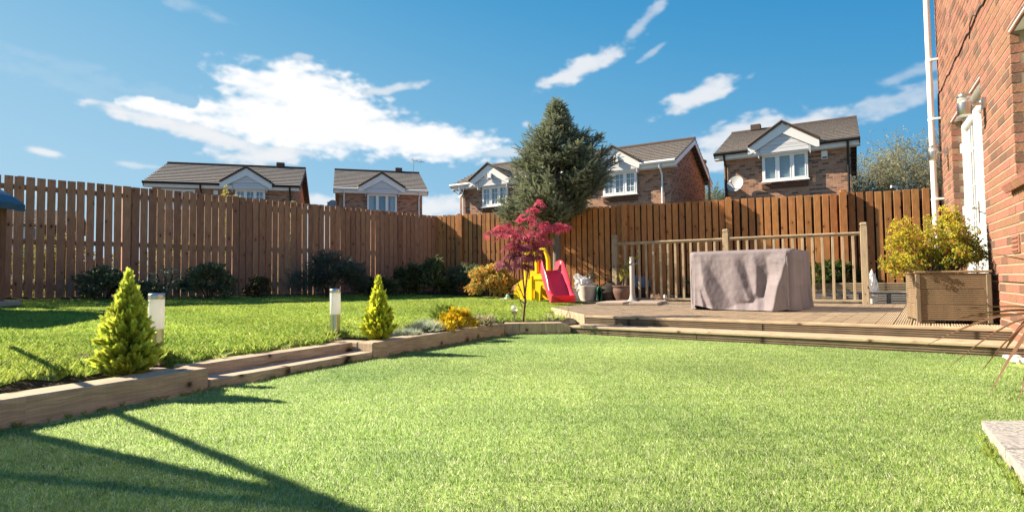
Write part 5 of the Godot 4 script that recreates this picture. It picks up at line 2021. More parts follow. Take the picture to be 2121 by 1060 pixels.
func make_border_shrubs() -> void:
	var small := leaf_clump(6, 0.05, 0.02, 0.9)
	var mid := leaf_clump(5, 0.075, 0.03, 0.9)
	var ndl := needle_spray(0.12, 26)
	var dark := [Color(0.17, 0.21, 0.12), Color(0.22, 0.25, 0.14), Color(0.13, 0.165, 0.10)]
	var olive := [Color(0.13, 0.145, 0.06), Color(0.17, 0.18, 0.085), Color(0.085, 0.10, 0.045)]
	var g := "dark shrubs along the left fence"
	var L := [
		[Vector3(-6.05, 0, -8.45), Vector3(0.42, 0.46, 0.3), 1300, small, dark, "low dark shrub at the fence foot behind the bushy golden conifer"],
		[Vector3(-4.98, 0, -9.35), Vector3(0.46, 0.56, 0.32), 1700, small, dark, "rounded dark green shrub at the fence right of the pale-leaved bush"],
		[Vector3(-4.42, 0, -9.95), Vector3(0.2, 0.36, 0.16), 220, mid, [Color(0.16, 0.12, 0.06), Color(0.12, 0.12, 0.05), Color(0.2, 0.16, 0.09)], "sparse brownish seedling shrub between two dark bushes at the fence"],
		[Vector3(-3.45, 0, -10.7), Vector3(0.62, 0.82, 0.42), 2300, ndl, [Color(0.14, 0.18, 0.14), Color(0.18, 0.225, 0.17), Color(0.11, 0.14, 0.11)], "largest dark blue-green bush in the middle of the left fence"],
		[Vector3(-2.75, 0, -11.35), Vector3(0.42, 0.34, 0.3), 620, mid, olive, "low loose shrub right of the largest dark bush"],
		[Vector3(-2.18, 0, -11.9), Vector3(0.3, 0.66, 0.26), 600, mid, olive, "thin upright shrub left of the broad-leaved bush near the fence corner"],
		[Vector3(-1.72, 0, -12.1), Vector3(0.36, 0.66, 0.3), 620, leaf_clump(5, 0.12, 0.045, 0.8), [Color(0.11, 0.14, 0.06), Color(0.15, 0.18, 0.08), Color(0.22, 0.24, 0.10)], "broad-leaved glossy bush near the fence corner"],
		[Vector3(-1.02, 0, -12.25), Vector3(0.55, 0.66, 0.34), 1700, small, dark, "dark dense bush between the broad-leaved bush and the golden-orange shrub"],
		[Vector3(-5.62, 0, -8.75), Vector3(0.3, 0.26, 0.22), 420, small, dark, "smallest dark shrub between the bushy golden conifer and pale-leaved bush"],
	]
	for e in L:
		var p: Vector3 = e[0]
		p.y = ground(p.x, p.z)
		shrub("shrub", e[5], p, e[1], e[2], e[3], e[4], g)
	shrub("golden_shrub", "rounded golden-orange shrub left of the yellow toy slide", Vector3(-0.42, ground(-0.42, -11.5), -11.5), Vector3(0.5, 0.66, 0.42), 2700, leaf_clump(6, 0.042, 0.02, 0.9), [Color(0.72, 0.44, 0.11), Color(0.64, 0.47, 0.12), Color(0.46, 0.43, 0.11), Color(0.75, 0.40, 0.12), Color(0.32, 0.36, 0.09)])
	shrub("shrub", "green leafy shrub in the raised bed behind the railing right of the cover", Vector3(5.95, 0.38, -10.25), Vector3(0.75, 0.50, 0.25), 1000, mid, [Color(0.07, 0.12, 0.03), Color(0.10, 0.15, 0.04), Color(0.05, 0.08, 0.025)], "shrubs in the raised bed behind the railing")
	shrub("shrub", "green leafy shrub in the raised bed behind the railing left of the cover", Vector3(4.15, 0.30, -11.2), Vector3(0.35, 0.62, 0.25), 420, mid, [Color(0.07, 0.12, 0.03), Color(0.10, 0.15, 0.04), Color(0.05, 0.08, 0.025)], "shrubs in the raised bed behind the railing")
	shrub("shrub", "tiny upright seedling in the ribbed white pot", Vector3(1.56, 0.47, -11.4), Vector3(0.09, 0.34, 0.09), 60, small, [Color(0.15, 0.13, 0.08), Color(0.2, 0.18, 0.12)])
	# pale variegated bush with leaves large enough to tell apart
	var at := Vector3(-5.52, ground(-5.5, -8.95), -9.05)
	var t := thing("variegated_bush", "small bush with large pale-edged leaves at the fence behind the bollard light", "shrub", at)
	var st := MB.new()
	for k in 6:
		var a := k * 1.05
		st.tube([Vector3(0, -0.03, 0), Vector3(cos(a) * 0.06, 0.2, sin(a) * 0.06), Vector3(cos(a) * 0.14, 0.4, sin(a) * 0.1)], [0.01, 0.008, 0.005], 5)
	part("stem", st, M.bark, t)
	var kinds := []
	for k in 5:
		var m := MB.new()
		leaf_into(m, Vector3.ZERO, Basis.IDENTITY, rf(0.13, 0.17), 0.055, rf(0.3, 0.6), Color(0.42, 0.43, 0.24) if k % 2 else Color(0.30, 0.34, 0.17))
		kinds.append(m.mesh())
	for k in 54:
		var d := rdir()
		d.y = absf(d.y)
		var p := Vector3(d.x * 0.2, 0.14 + d.y * 0.36, d.z * 0.18) * Vector3(rf(0.6, 1.15), 1, rf(0.6, 1.15))
		var o := (Vector3(d.x, 0.35, d.z) + rdir() * 0.4).normalized()
		part("leaf", kinds[k % 5], M.leaf, t, Transform3D(aim(o, rf(-0.7, 0.7)), p))

func make_bed_plants() -> void:
	golden_conifer("bushy golden conifer in the soil bed at lower left beside a bollard light", Vector3(-2.225, 0.10, -3.30), 0.60, 0.142, 0.85, 7000, Color(0.60, 0.67, 0.11))
	golden_conifer("slim pointed golden conifer in the bed right of the garden step", Vector3(-1.175, 0.11, -5.0), 0.56, 0.12, 0.9, 5000, Color(0.66, 0.70, 0.08))
	# blue-grey grass tufts
	var tuft := MB.new()
	for i in 420:
		var a := rf(0, TAU)
		var tilt := rf(0.05, 1.15)
		var L := rf(0.6, 1.0)
		var d := Vector3(cos(a) * sin(tilt), cos(tilt), sin(a) * sin(tilt))
		var p := Vector3(cos(a), 0, sin(a)) * rf(0, 0.25)
		var x := Vector3(-sin(a), 0, cos(a)) * 0.008
		var q := p + d * L * 0.6
		var r := p + d * L - Vector3(0, 0.12 * tilt * L, 0)
		var f := rf(0.7, 1.3)
		tuft.col = Color(f, f, f)
		tuft.poly([p - x, p + x, q + x * 0.8, r, q - x * 0.8], [Vector2.ZERO, Vector2.ZERO, Vector2.ZERO, Vector2.ZERO, Vector2.ZERO])
	var tm := tuft.mesh()
	var fl := [["low silvery grass tuft nearest the slim golden conifer", Vector3(-0.985, 0.09, -5.42), 0.15], ["taller silvery grass tuft beside the yellow flowering plant", Vector3(-0.84, 0.10, -5.74), 0.23]]
	for e in fl:
		var t := thing("grass_tuft", e[0], "ornamental grass", e[1], 0.0, "blue-grey grass tufts behind the long sleeper")
		var wh := []
		var ti := []
		for k in 4:
			wh.append(Transform3D(Basis(Vector3.UP, rf(0, TAU)).scaled(Vector3(e[2], e[2] * rf(0.7, 1.0), e[2])), Vector3(rf(-0.07, 0.07), 0, rf(-0.06, 0.06))))
			var f := rf(0.85, 1.1)
			ti.append(Color(0.42 * f, 0.49 * f, 0.38 * f))
		many("blades", tm, M.leaf, t, wh, ti)
	# green spiky plant behind, yellow stonecrop, pale heather
	shrub("green_plant", "fine green spiky plant behind the yellow flowering plant", Vector3(-0.74, 0.13, -6.3), Vector3(0.16, 0.20, 0.12), 320, scale_spray(0.08, 11), [Color(0.16, 0.24, 0.04), Color(0.22, 0.28, 0.05)], "", 1.2)
	var yl := scale_spray(0.05, 13)
	shrub("yellow_plant", "bright yellow feathery plant behind the long sleeper", Vector3(-0.575, 0.09, -5.98), Vector3(0.20, 0.235, 0.14), 900, yl, [Color(0.70, 0.48, 0.02), Color(0.62, 0.50, 0.03), Color(0.45, 0.40, 0.03), Color(0.74, 0.46, 0.02)], "", 1.2)
	shrub("yellow_plant", "lower bright yellow sprig against the long sleeper's top edge", Vector3(-0.70, 0.09, -5.74), Vector3(0.12, 0.12, 0.08), 260, yl, [Color(0.72, 0.50, 0.02), Color(0.60, 0.50, 0.03)], "", 1.2)
	shrub("pale_heather", "pale flowering heather clump right of the bright yellow plant", Vector3(-0.325, 0.10, -6.33), Vector3(0.17, 0.13, 0.12), 420, scale_spray(0.05, 9), [Color(0.48, 0.42, 0.28), Color(0.62, 0.56, 0.45), Color(0.30, 0.28, 0.12), Color(0.2, 0.22, 0.08)], "", 1.4)
	# bare twiggy stems in the last bit of bed
	for e in [["bare dried twigs in the soil right of the maple stem", Vector3(0.42, 0.12, -6.85)], ["bare dried twigs at the corner of the deck's left end", Vector3(0.60, 0.14, -7.4)]]:
		var t := thing("dry_twigs", e[0], "dead plant", e[1])
		var m := MB.new()
		for k in 16:
			var a := rf(0, TAU)
			var p := Vector3(rf(-0.16, 0.16), -0.02, rf(-0.06, 0.06))
			var q := p + Vector3(cos(a) * 0.05, rf(0.05, 0.15), sin(a) * 0.04)
			m.tube([p, p.lerp(q, 0.6) + rdir() * 0.01, q], [0.003, 0.0025, 0.0015], 4, false)
		part("twigs", m, M.bark_pale, t)

func make_maple() -> void:
	var o := Vector3(0.12, 0.14, -6.9)
	var t := thing("red_maple", "small red-leaved Japanese maple with drooping layers in front of the slide", "tree", o)
	# stems
	var m := MB.new()
	m.tube([Vector3(0, -0.05, 0), Vector3(0.02, 0.12, 0.01), Vector3(0.035, 0.24, 0.0), Vector3(0.03, 0.33, 0)], [0.014, 0.013, 0.014, 0.013], 8)
	m.tube([Vector3(0.03, 0.33, 0), Vector3(0.005, 0.55, 0.02), Vector3(-0.01, 0.80, 0.0), Vector3(-0.02, 1.0, 0)], [0.011, 0.009, 0.008, 0.006], 7)
	m.tube([Vector3(0.03, 0.31, 0), Vector3(0.055, 0.5, -0.02), Vector3(0.085, 0.72, -0.01), Vector3(0.15, 1.0, 0), Vector3(0.19, 1.2, 0)], [0.012, 0.010, 0.009, 0.007, 0.005], 7)
	m.tube([Vector3(0.02, 0.27, 0), Vector3(-0.06, 0.48, 0.03), Vector3(-0.10, 0.72, 0.03), Vector3(-0.13, 0.9, 0)], [0.007, 0.006, 0.005, 0.003], 6)
	part("trunk", m, M.twig, t)
	m = MB.new()
	for e in [[Vector3(0.03, 0.2, 0), Vector3(-0.19, 0.34, 0.02)], [Vector3(0.0, 0.14, 0), Vector3(-0.09, 0.42, 0.05)], [Vector3(-0.02, 1.0, 0), Vector3(-0.38, 1.08, 0.02)], [Vector3(-0.02, 0.95, 0), Vector3(-0.2, 1.18, -0.06)], [Vector3(0.15, 1.0, 0), Vector3(0.55, 1.12, 0.0)], [Vector3(0.12, 0.95, 0), Vector3(0.28, 1.3, -0.05)], [Vector3(0.0, 0.8, 0), Vector3(-0.22, 0.78, 0.1)], [Vector3(0.1, 0.8, 0), Vector3(0.32, 0.9, 0.08)], [Vector3(0.15, 1.0, 0), Vector3(0.2, 1.36, 0.02)], [Vector3(0.085, 0.7, 0), Vector3(0.2, 0.8, 0.1)], [Vector3(-0.02, 1.0, 0), Vector3(0.02, 1.15, 0.12)], [Vector3(0.0, 0.85, 0), Vector3(0.0, 0.88, 0.2)]]:
		var a: Vector3 = e[0]
		var b: Vector3 = e[1]
		m.tube([a, a.lerp(b, 0.5) + Vector3(0, 0.04, 0), b], [0.005, 0.004, 0.002], 5, false)
	part("branch", m, M.twig, t)
	# seven-lobed leaf
	var leaf := MB.new()
	for k in 7:
		var a := (k - 3) * 0.52
		var L: float = [0.55, 0.75, 0.92, 1.0, 0.92, 0.75, 0.55][k]
		var d := Vector3(sin(a), 0, cos(a))
		var x := Vector3(d.z, 0, -d.x) * 0.085 * L
		var dr := Vector3(0, -0.16 * L, 0)
		leaf.col = Color(1, 1, 1) * rf(0.8, 1.2)
		leaf.poly([Vector3.ZERO, d * L * 0.5 + x + dr * 0.3 + Vector3(0, 0.03, 0), d * L + dr], [Vector2.ZERO, Vector2.ZERO, Vector2.ZERO])
		leaf.poly([Vector3.ZERO, d * L + dr, d * L * 0.5 - x + dr * 0.3], [Vector2.ZERO, Vector2.ZERO, Vector2.ZERO])
	var lm := leaf.mesh()
	var where := []
	var tints := []
	# leaf layers: [x, y, z, half width, leaves]
	var C := [[-0.41, 1.09, 0.0, 0.13, 46], [-0.25, 1.17, 0.0, 0.10, 44], [-0.17, 1.06, 0.1, 0.15, 70], [-0.06, 1.14, -0.1, 0.14, 60], [0.05, 1.27, 0.0, 0.12, 60], [0.16, 1.37, 0.0, 0.09, 44], [0.24, 1.44, 0.0, 0.06, 26], [-0.02, 1.02, 0.12, 0.16, 84], [0.12, 1.06, 0.1, 0.15, 80],
		[0.33, 1.13, 0.05, 0.13, 66], [0.48, 1.17, 0.0, 0.12, 56], [0.57, 1.13, 0.0, 0.09, 40], [0.25, 1.2, -0.1, 0.12, 50], [-0.12, 0.92, 0.1, 0.14, 70], [0.05, 0.90, 0.15, 0.14, 80], [0.2, 0.95, 0.1, 0.12, 60], [0.33, 0.98, 0.0, 0.08, 26], [-0.14, 0.80, 0.1, 0.12, 60], [0.0, 0.78, 0.16, 0.13, 76], [0.14, 0.80, 0.1, 0.10, 44], [-0.24, 0.70, 0.1, 0.10, 42], [-0.08, 0.68, 0.12, 0.11, 50], [0.06, 0.66, 0.1, 0.07, 22], [0.28, 0.84, 0.05, 0.06, 16], [-0.10, 0.42, 0.05, 0.035, 8], [-0.02, 0.36, 0.04, 0.02, 3]]
	for e in C:
		for i in int(e[4] * (0.45 if e[1] > 1.0 else 0.6)):
			var a := rf(0, TAU)
			var rr: float = sqrt(rng.randf()) * e[3]
			var p := Vector3(e[0] * 0.89 + 0.015 + cos(a) * rr, e[1] - rr * rr * 2.2 + rf(-0.025, 0.03), e[2] + sin(a) * rr * 0.9)
			var d := Vector3(cos(a) * 0.7, rf(-1.1, -0.25), sin(a) * 0.7).normalized()
			where.append(Transform3D(aim(d, rf(-0.5, 0.5)).scaled(Vector3.ONE * rf(0.055, 0.095)), p))
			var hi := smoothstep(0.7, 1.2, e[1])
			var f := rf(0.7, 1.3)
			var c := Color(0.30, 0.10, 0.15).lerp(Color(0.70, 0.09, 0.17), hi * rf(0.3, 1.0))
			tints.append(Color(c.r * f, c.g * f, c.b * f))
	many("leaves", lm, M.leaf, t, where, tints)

func make_planter_shrub() -> void:
	var o := Vector3(4.07, 0.60, -5.40)
	var t := thing("yellow_green_shrub", "bushy yellow-green small-leaved shrub growing in the wooden planter", "shrub", o)
	var m := MB.new()
	var ends := []
	# lobes of the crown: [centre, half size, weight]
	var lobes := [[Vector3(-0.38, 0.34, 0.0), Vector3(0.15, 0.14, 0.14), 3], [Vector3(-0.44, 0.12, 0.08), Vector3(0.16, 0.12, 0.14), 3], [Vector3(-0.20, 0.16, 0.05), Vector3(0.17, 0.15, 0.16), 3], [Vector3(0.03, 0.40, 0.0), Vector3(0.16, 0.15, 0.16), 4], [Vector3(0.05, 0.20, 0.1), Vector3(0.2, 0.18, 0.17), 5], [Vector3(0.22, 0.32, 0.0), Vector3(0.17, 0.16, 0.16), 4], [Vector3(0.36, 0.22, 0.0), Vector3(0.12, 0.14, 0.14), 3], [Vector3(0.12, 0.48, 0.0), Vector3(0.07, 0.08, 0.08), 1]]
	for lb in lobes:
		for k in int(lb[2] * 5):
			var e: Vector3 = (lb[0] + rdir() * pow(rng.randf(), 0.4) * lb[1]) * Vector3(0.9, 1.16, 1)
			if e.y < 0.05: e.y = rf(0.05, 0.15)
			ends.append(e)
			var b := Vector3(rf(-0.10, 0.10), -0.04, rf(-0.08, 0.08))
			m.tube([b, b.lerp(e, 0.45) + Vector3(rf(-0.03, 0.03), 0.03, 0), e], [0.006, 0.004, 0.002], 5, false)
	part("stems", m, M.bark_pale, t)
	var where := []
	var tints := []
	for i in 2700:
		var e: Vector3 = ends[rng.randi() % ends.size()]
		var p := e + rdir() * pow(rng.randf(), 0.7) * 0.085
		var d := (rdir() * 0.8 + Vector3(p.x, 0.5, p.z).normalized()).normalized()
		where.append(Transform3D(aim(d, rf(-1, 1)).scaled(Vector3.ONE * rf(0.7, 1.3)), p))
		var yel := clampf(0.36 - p.x * 0.7 + (p.y - 0.2) * 1.1 + rf(-0.45, 0.35), 0, 1)
		var c := Color(0.20, 0.25, 0.05).lerp(Color(0.66, 0.57, 0.07), yel)
		if rng.randf() < 0.1: c = Color(0.50, 0.22, 0.05)
		var f := rf(0.8, 1.2)
		tints.append(Color(c.r * f, c.g * f, c.b * f))
	many("leaves", leaf_clump(5, 0.026, 0.013, 1.0), M.leaf, t, where, tints)

func make_sword_plant() -> void:
	# bronze strap leaves reaching in from the right edge
	var o := Vector3(2.95, 0.36, -3.05)
	var t := thing("bronze_strap_plant", "bronze strap-leaved plant arching over the lawn from the right edge", "plant", o)
	var tk := MB.new()
	tk.tube([Vector3(0.02, -0.38, 0.02), Vector3(0, 0.03, 0)], [0.05, 0.04], 10)
	part("stem", tk, M.bark, t)
	# where each leaf's tip comes to, and how high the leaf arches above its root
	var tips := [[Vector3(2.27, 0.23, -3.2), 0.13], [Vector3(2.24, 0.12, -3.0), 0.16], [Vector3(2.51, 0.09, -3.1), 0.15], [Vector3(2.40, 0.03, -2.9), 0.12], [Vector3(2.585, 0.39, -3.3), 0.11], [Vector3(2.60, 0.385, -3.33), 0.08], [Vector3(2.74, 0.205, -3.2), 0.16], [Vector3(2.57, 0.07, -2.9), 0.2], [Vector3(2.46, 0.02, -2.8), 0.14], [Vector3(2.78, 0.76, -3.3), 0.34], [Vector3(2.79, 0.60, -3.32), 0.22], [Vector3(2.87, 0.86, -3.2), 0.42], [Vector3(2.98, 0.6, -2.6), 0.3], [Vector3(2.6, 0.3, -2.5), 0.2], [Vector3(2.63, 0.43, -3.4), 0.12]]
	for e in tips:
		var tip: Vector3 = e[0] - o
		var h: float = e[1]
		var base := Vector3(rf(-0.05, 0.05), 0, rf(-0.05, 0.05))
		var top := Vector3(tip.x * 0.32, h, tip.z * 0.32)
		var c3 := Curve3D.new()
		c3.add_point(base, Vector3.ZERO, Vector3(tip.x * 0.25, h * 1.1, tip.z * 0.25))
		c3.add_point(tip, Vector3(-tip.x * 0.4, maxf(0.03, (h - tip.y) * 0.55), -tip.z * 0.4), Vector3.ZERO)
		var L := c3.get_baked_length()
		var m := MB.new()
		m.uvo = Vector2(rng.randf(), rng.randf())
		var n := 18
		var prev := []
		var tw := rf(-0.5, 0.5)
		for i in n + 1:
			var s := float(i) / n
			var p := c3.sample_baked(L * s)
			var d := (c3.sample_baked(minf(L, L * s + 0.03)) - c3.sample_baked(maxf(0, L * s - 0.03))).normalized()
			var x := d.cross(Vector3.UP)
			x = (x.normalized() if x.length() > 0.05 else Vector3.RIGHT).rotated(d, tw + s * 0.6)
			var y := x.cross(d).normalized()
			var w := 0.016 * (1.0 - pow(s, 3.0)) + 0.0006
			var row := [p - x * w + y * w * 0.5, p, p + x * w + y * w * 0.5]
			if i > 0:
				m.quad(prev[0], prev[1], row[1], row[0], 0.02, L / n)
				m.quad(prev[1], prev[2], row[2], row[1], 0.02, L / n)
			prev = row
		part("leaf", m, M.sword, t)

func make_pot_plant() -> void:
	var t := thing("potted_plant", "leafy yellow-green plant growing in the brown glazed pot", "plant", Vector3(2.15, 0.50, -10.98))
	var st := MB.new()
	st.tube([Vector3(-0.02, -0.03, 0), Vector3(-0.02, 0.12, 0), Vector3(0.06, 0.3, 0), Vector3(0.17, 0.5, 0), Vector3(0.22, 0.62, 0)], [0.01, 0.009, 0.007, 0.005, 0.003], 6)
	st.tube([Vector3(-0.02, 0.05, 0), Vector3(-0.06, 0.2, 0.02), Vector3(-0.05, 0.32, 0.02)], [0.007, 0.006, 0.003], 6)
	part("stem", st, M.bark_pale, t)
	var kinds := []
	for k in 4:
		var m := MB.new()
		leaf_into(m, Vector3.ZERO, Basis.IDENTITY, rf(0.09, 0.13), 0.045, rf(0.3, 0.7), [Color(0.48, 0.44, 0.08), Color(0.34, 0.36, 0.06), Color(0.52, 0.44, 0.12), Color(0.24, 0.27, 0.05)][k])
		kinds.append(m.mesh())
	for k in 46:
		var s := rf(0.25, 1.0)
		var p := Vector3(-0.02, 0.1, 0).lerp(Vector3(0.22, 0.62, 0), s) + Vector3(rf(-0.07, 0.05), rf(-0.03, 0.05), rf(-0.06, 0.06))
		if k % 4 == 0: p = Vector3(-0.05 + rf(-0.05, 0.05), rf(0.16, 0.36), rf(-0.04, 0.06))
		var d := (rdir() + Vector3(0, -0.35, 0.5)).normalized()
		part("leaf", kinds[k % 4], M.leaf, t, Transform3D(aim(d, rf(-1, 1)), p))

# ---------------------------------------------------------------- trees
func make_spruce() -> void:
	var o := Vector3(0.97, 0.3, -12.2)
	var t := thing("spruce_tree", "tall grey-green spruce tree with a bare lower trunk before the back fence", "tree", o)
	var m := MB.new()
	m.tube([Vector3(0.0, -0.1, 0), Vector3(-0.01, 0.6, 0), Vector3(0.0, 1.3, 0), Vector3(0.02, 2.6, 0), Vector3(0.03, 4.1, 0)], [0.10, 0.085, 0.08, 0.05, 0.012], 12)
	part("trunk", m, M.bark_pale, t)
	var limbs := MB.new()
	var where := []
	var tints := []
	var H := 4.03
	for k in 330:
		var s := pow(rng.randf(), 0.85)      # 0 at crown foot, 1 at the tip
		var a := k * 2.39996 + rf(-0.4, 0.4)
		var y := lerpf(1.42, H + 0.02, s)
		# outline measured off the tree: fuller below on the left, one long limb on the right
		var R := 0.02 + 0.88 * pow(sin(minf(1.0, (1.0 - s) / 0.62) * PI / 2), 1.5)
		if cos(a) > 0.3 and s > 0.25 and s < 0.55: R *= 1.12
		if cos(a) < -0.4 and s < 0.25: R *= 1.22
		if cos(a) > 0.2 and s < 0.14: R *= 0.6
		if s > 0.84: R *= 0.7
		R *= rf(0.58, 1.15)
		var rad := Vector3(cos(a), 0, sin(a))
		var base := Vector3(0.02, y - R * 0.12, 0)
		var tip := rad * R + Vector3(0.02, y + R * rf(0.02, 0.40), 0)
		limbs.tube([base, base.lerp(tip, 0.5) - Vector3(0, 0.06 * R, 0), tip], [0.016, 0.011, 0.004], 4, false)
		var n := int(lerpf(44, 16, s))
		var cl := rf(0.8, 1.2)
		for i in n:
			var q := lerpf(0.35, 1.0, pow(rng.randf(), 0.7))
			var p := base.lerp(tip, q) - Vector3(0, 0.06 * R * 4.0 * q * (1 - q), 0) + rdir() * Vector3(0.11, 0.085, 0.11) * lerpf(1.2, 0.6, q)
			var d := (rad * 0.8 + Vector3(0, 0.45, 0) + rdir() * 0.8).normalized()
			where.append(Transform3D(aim(d, rf(0, TAU)).scaled(Vector3.ONE * rf(0.8, 1.25)), p))
			var f := cl * rf(0.75, 1.25)
			var c := Color(0.22, 0.265, 0.20).lerp(Color(0.33, 0.37, 0.21), rng.randf())
			tints.append(Color(c.r * f, c.g * f, c.b * f))
	# the long limb to the right
	for e in [[Vector3(0.3, 2.0, 0.0), Vector3(1.26, 2.92, 0.1)], [Vector3(0.3, 2.3, 0.0), Vector3(1.1, 3.12, 0.0)], [Vector3(0.2, 2.7, 0.0), Vector3(0.92, 3.35, 0.05)]]:
		for i in 130:
			var q := pow(rng.randf(), 0.8)
			var p: Vector3 = e[0].lerp(e[1], q) + rdir() * 0.13 * lerpf(1.6, 0.5, q)
			var d: Vector3 = ((e[1] - e[0]).normalized() + rdir() * 0.7).normalized()
			where.append(Transform3D(aim(d, rf(0, TAU)).scaled(Vector3.ONE * rf(0.8, 1.2)), p))
			var f := rf(0.75, 1.2)
			tints.append(Color(0.28 * f, 0.32 * f, 0.21 * f))
		limbs.tube([e[0], e[1]], [0.02, 0.005], 4, false)
	part("limbs", limbs, M.bark, t)
	many("crown", needle_spray(0.175, 44), M.needle, t, where, tints)

func grow(m: MB, p: Vector3, d: Vector3, L: float, r: float, depth: int, ends: Array) -> void:
	var q := p + d * L
	var mid := p.lerp(q, 0.5) + rdir() * L * 0.06
	m.tube([p, mid, q], [r, r * 0.85, r * 0.66], 5 if r > 0.02 else 4, false)
	if depth == 0:
		ends.append(q)
		return
	if depth <= 2: ends.append(mid)
	var n := 3 if depth > 2 else 2 + rng.randi() % 2
	for k in n:
		var nd := (d + rdir() * rf(0.35, 0.75) + Vector3(0, 0.22, 0)).normalized()
		grow(m, q if k < 2 else mid, nd, L * rf(0.62, 0.86), r * rf(0.5, 0.66), depth - 1, ends)

func bare_tree(label: String, at: Vector3, H: float, r: float, leafs: int, col: Color, group: String) -> void:
	var t := thing("bare_tree", label, "tree", at, rf(0, TAU), group)
	var m := MB.new()
	var ends := []
	for k in 3:
		grow(m, Vector3(rf(-0.3, 0.3), 0, rf(-0.3, 0.3)), (Vector3.UP + rdir() * 0.2).normalized(), H * 0.30, r, 6, ends)
	part("trunk", m, M.bark_pale, t)
	var where := []
	var tints := []
	for i in leafs:
		var e: Vector3 = ends[rng.randi() % ends.size()]
		where.append(Transform3D(aim(rdir(), rf(0, TAU)).scaled(Vector3.ONE * rf(0.7, 1.3)), e + rdir() * 0.22))
		var f := rf(0.7, 1.3)
		tints.append(Color(col.r * f, col.g * f, col.b * f))
	many("crown", leaf_clump(4, 0.09, 0.045, 1.2), M.leaf, t, where, tints)

func make_trees_beyond() -> void:
	var g := "half bare trees behind the back fence"
	var L := [["half bare tree with pale green buds just right of the right-hand house", Vector3(17.6, -0.3, -28.5), 7.0, 3600, Color(0.33, 0.33, 0.2)], ["tallest half bare tree midway between right-hand house and drainpipe", Vector3(20.4, -0.3, -29.5), 8.6, 3600, Color(0.33, 0.33, 0.2)], ["half bare tree immediately left of the white drainpipe", Vector3(22.6, -0.3, -29.0), 7.8, 3800, Color(0.33, 0.33, 0.2)], ["low budding tree at the foot of the right-hand house's side wall", Vector3(15.9, -0.3, -25.5), 4.6, 2600, Color(0.22, 0.24, 0.13)]]
	for e in L: bare_tree(e[0], e[1], e[2], 0.10, e[3], e[4], g)
	bare_tree("small pale green tree between the middle brick house and right-hand house", Vector3(12.0, -0.3, -33.0), 6.2, 0.08, 3600, Color(0.20, 0.23, 0.11), g)
	# bushes beyond the left fence, seen through its gaps and just over its top
	var small := leaf_clump(6, 0.07, 0.035, 0.9)
	var names := ["yellow-green hedge bush seen through the nearest gaps beside the blue playhouse roof", "yellow-green hedge bush seen through the left fence gaps above the bushy golden conifer", "yellow-green hedge bush seen through the fence below the left house's window", "yellow-green hedge bush seen through the fence below the left house's gable", "yellow-green hedge bush seen through the fence left of the second house"]
	var at := [Vector2(-10.2, -9.6), Vector2(-8.7, -10.6), Vector2(-7.1, -11.6), Vector2(-5.6, -13.2), Vector2(-4.0, -14.6)]
	for k in 5:
		shrub("hedge_bush", names[k], Vector3(at[k].x, -0.2, at[k].y), Vector3(1.25, 1.75, 0.6), 2200, small, [Color(0.24, 0.25, 0.05), Color(0.16, 0.18, 0.05), Color(0.33, 0.30, 0.08)], "bushes beyond the left fence")
	var sp := thing("yellow_sapling", "thin yellow-leaved sapling poking above the left fence before the gabled house", "sapling", Vector3(-5.75, -0.2, -11.55))
	var st := MB.new()
	var where := []
	var tints := []
	for k in 5:
		var b := Vector3(rf(-0.06, 0.06), 0, rf(-0.06, 0.06))
		var tip := Vector3(-0.17 + 0.09 * k, rf(2.45, 2.68) if k != 1 else 2.8, rf(-0.1, 0.1))
		st.tube([b, b.lerp(tip, 0.5), tip], [0.012, 0.009, 0.003], 5, false)
		for i in 60:
			where.append(Transform3D(aim(rdir() + Vector3(0, 0.4, 0), rf(0, TAU)).scaled(Vector3.ONE * rf(0.4, 0.75)), b.lerp(tip, rf(0.7, 1.0)) + rdir() * 0.06))
			var f := rf(0.8, 1.2)
			tints.append(Color(0.46 * f, 0.42 * f, 0.12 * f))
	part("stem", st, M.bark_pale, sp)
	many("leaves", small, M.leaf, sp, where, tints)
	shrub("hedge_bush", "low yellow-green bush top showing over the left fence beside the gabled house", Vector3(-5.0, -0.2, -12.7), Vector3(0.3, 2.5, 0.25), 260, small, [Color(0.40, 0.40, 0.10), Color(0.3, 0.3, 0.1)], "bushes beyond the left fence")

# ---------------------------------------------------------------- the houses beyond the fences
func tiled_slope(a: Vector3, b: Vector3, c: Vector3, d: Vector3, m: MB) -> void:
	# a-b eave (left to right seen from outside), d-c ridge; overlapping courses of tiles
	var L := a.distance_to(d)
	var n := maxi(2, int(L / 0.30))
	var nn := (b - a).cross(d - a).normalized()
	for i in n:
		var s0 := float(i) / n
		var s1 := float(i + 1) / n + 0.03
		var p := a.lerp(d, s0) + nn * 0.075
		var q := b.lerp(c, s0) + nn * 0.075
		var r := b.lerp(c, minf(s1, 1)) + nn * 0.006
		var s := a.lerp(d, minf(s1, 1)) + nn * 0.006
		m.uvo = Vector2(rng.randf(), rng.randf())
		m.quad(p, q, r, s)
		m.quad(a.lerp(d, s0) - nn * 0.01, b.lerp(c, s0) - nn * 0.01, q, p)
		m.quad(p, s, a.lerp(d, minf(s1, 1)) - nn * 0.02, a.lerp(d, s0) - nn * 0.02)
		m.quad(b.lerp(c, s0) - nn * 0.02, b.lerp(c, minf(s1, 1)) - nn * 0.02, r, q)

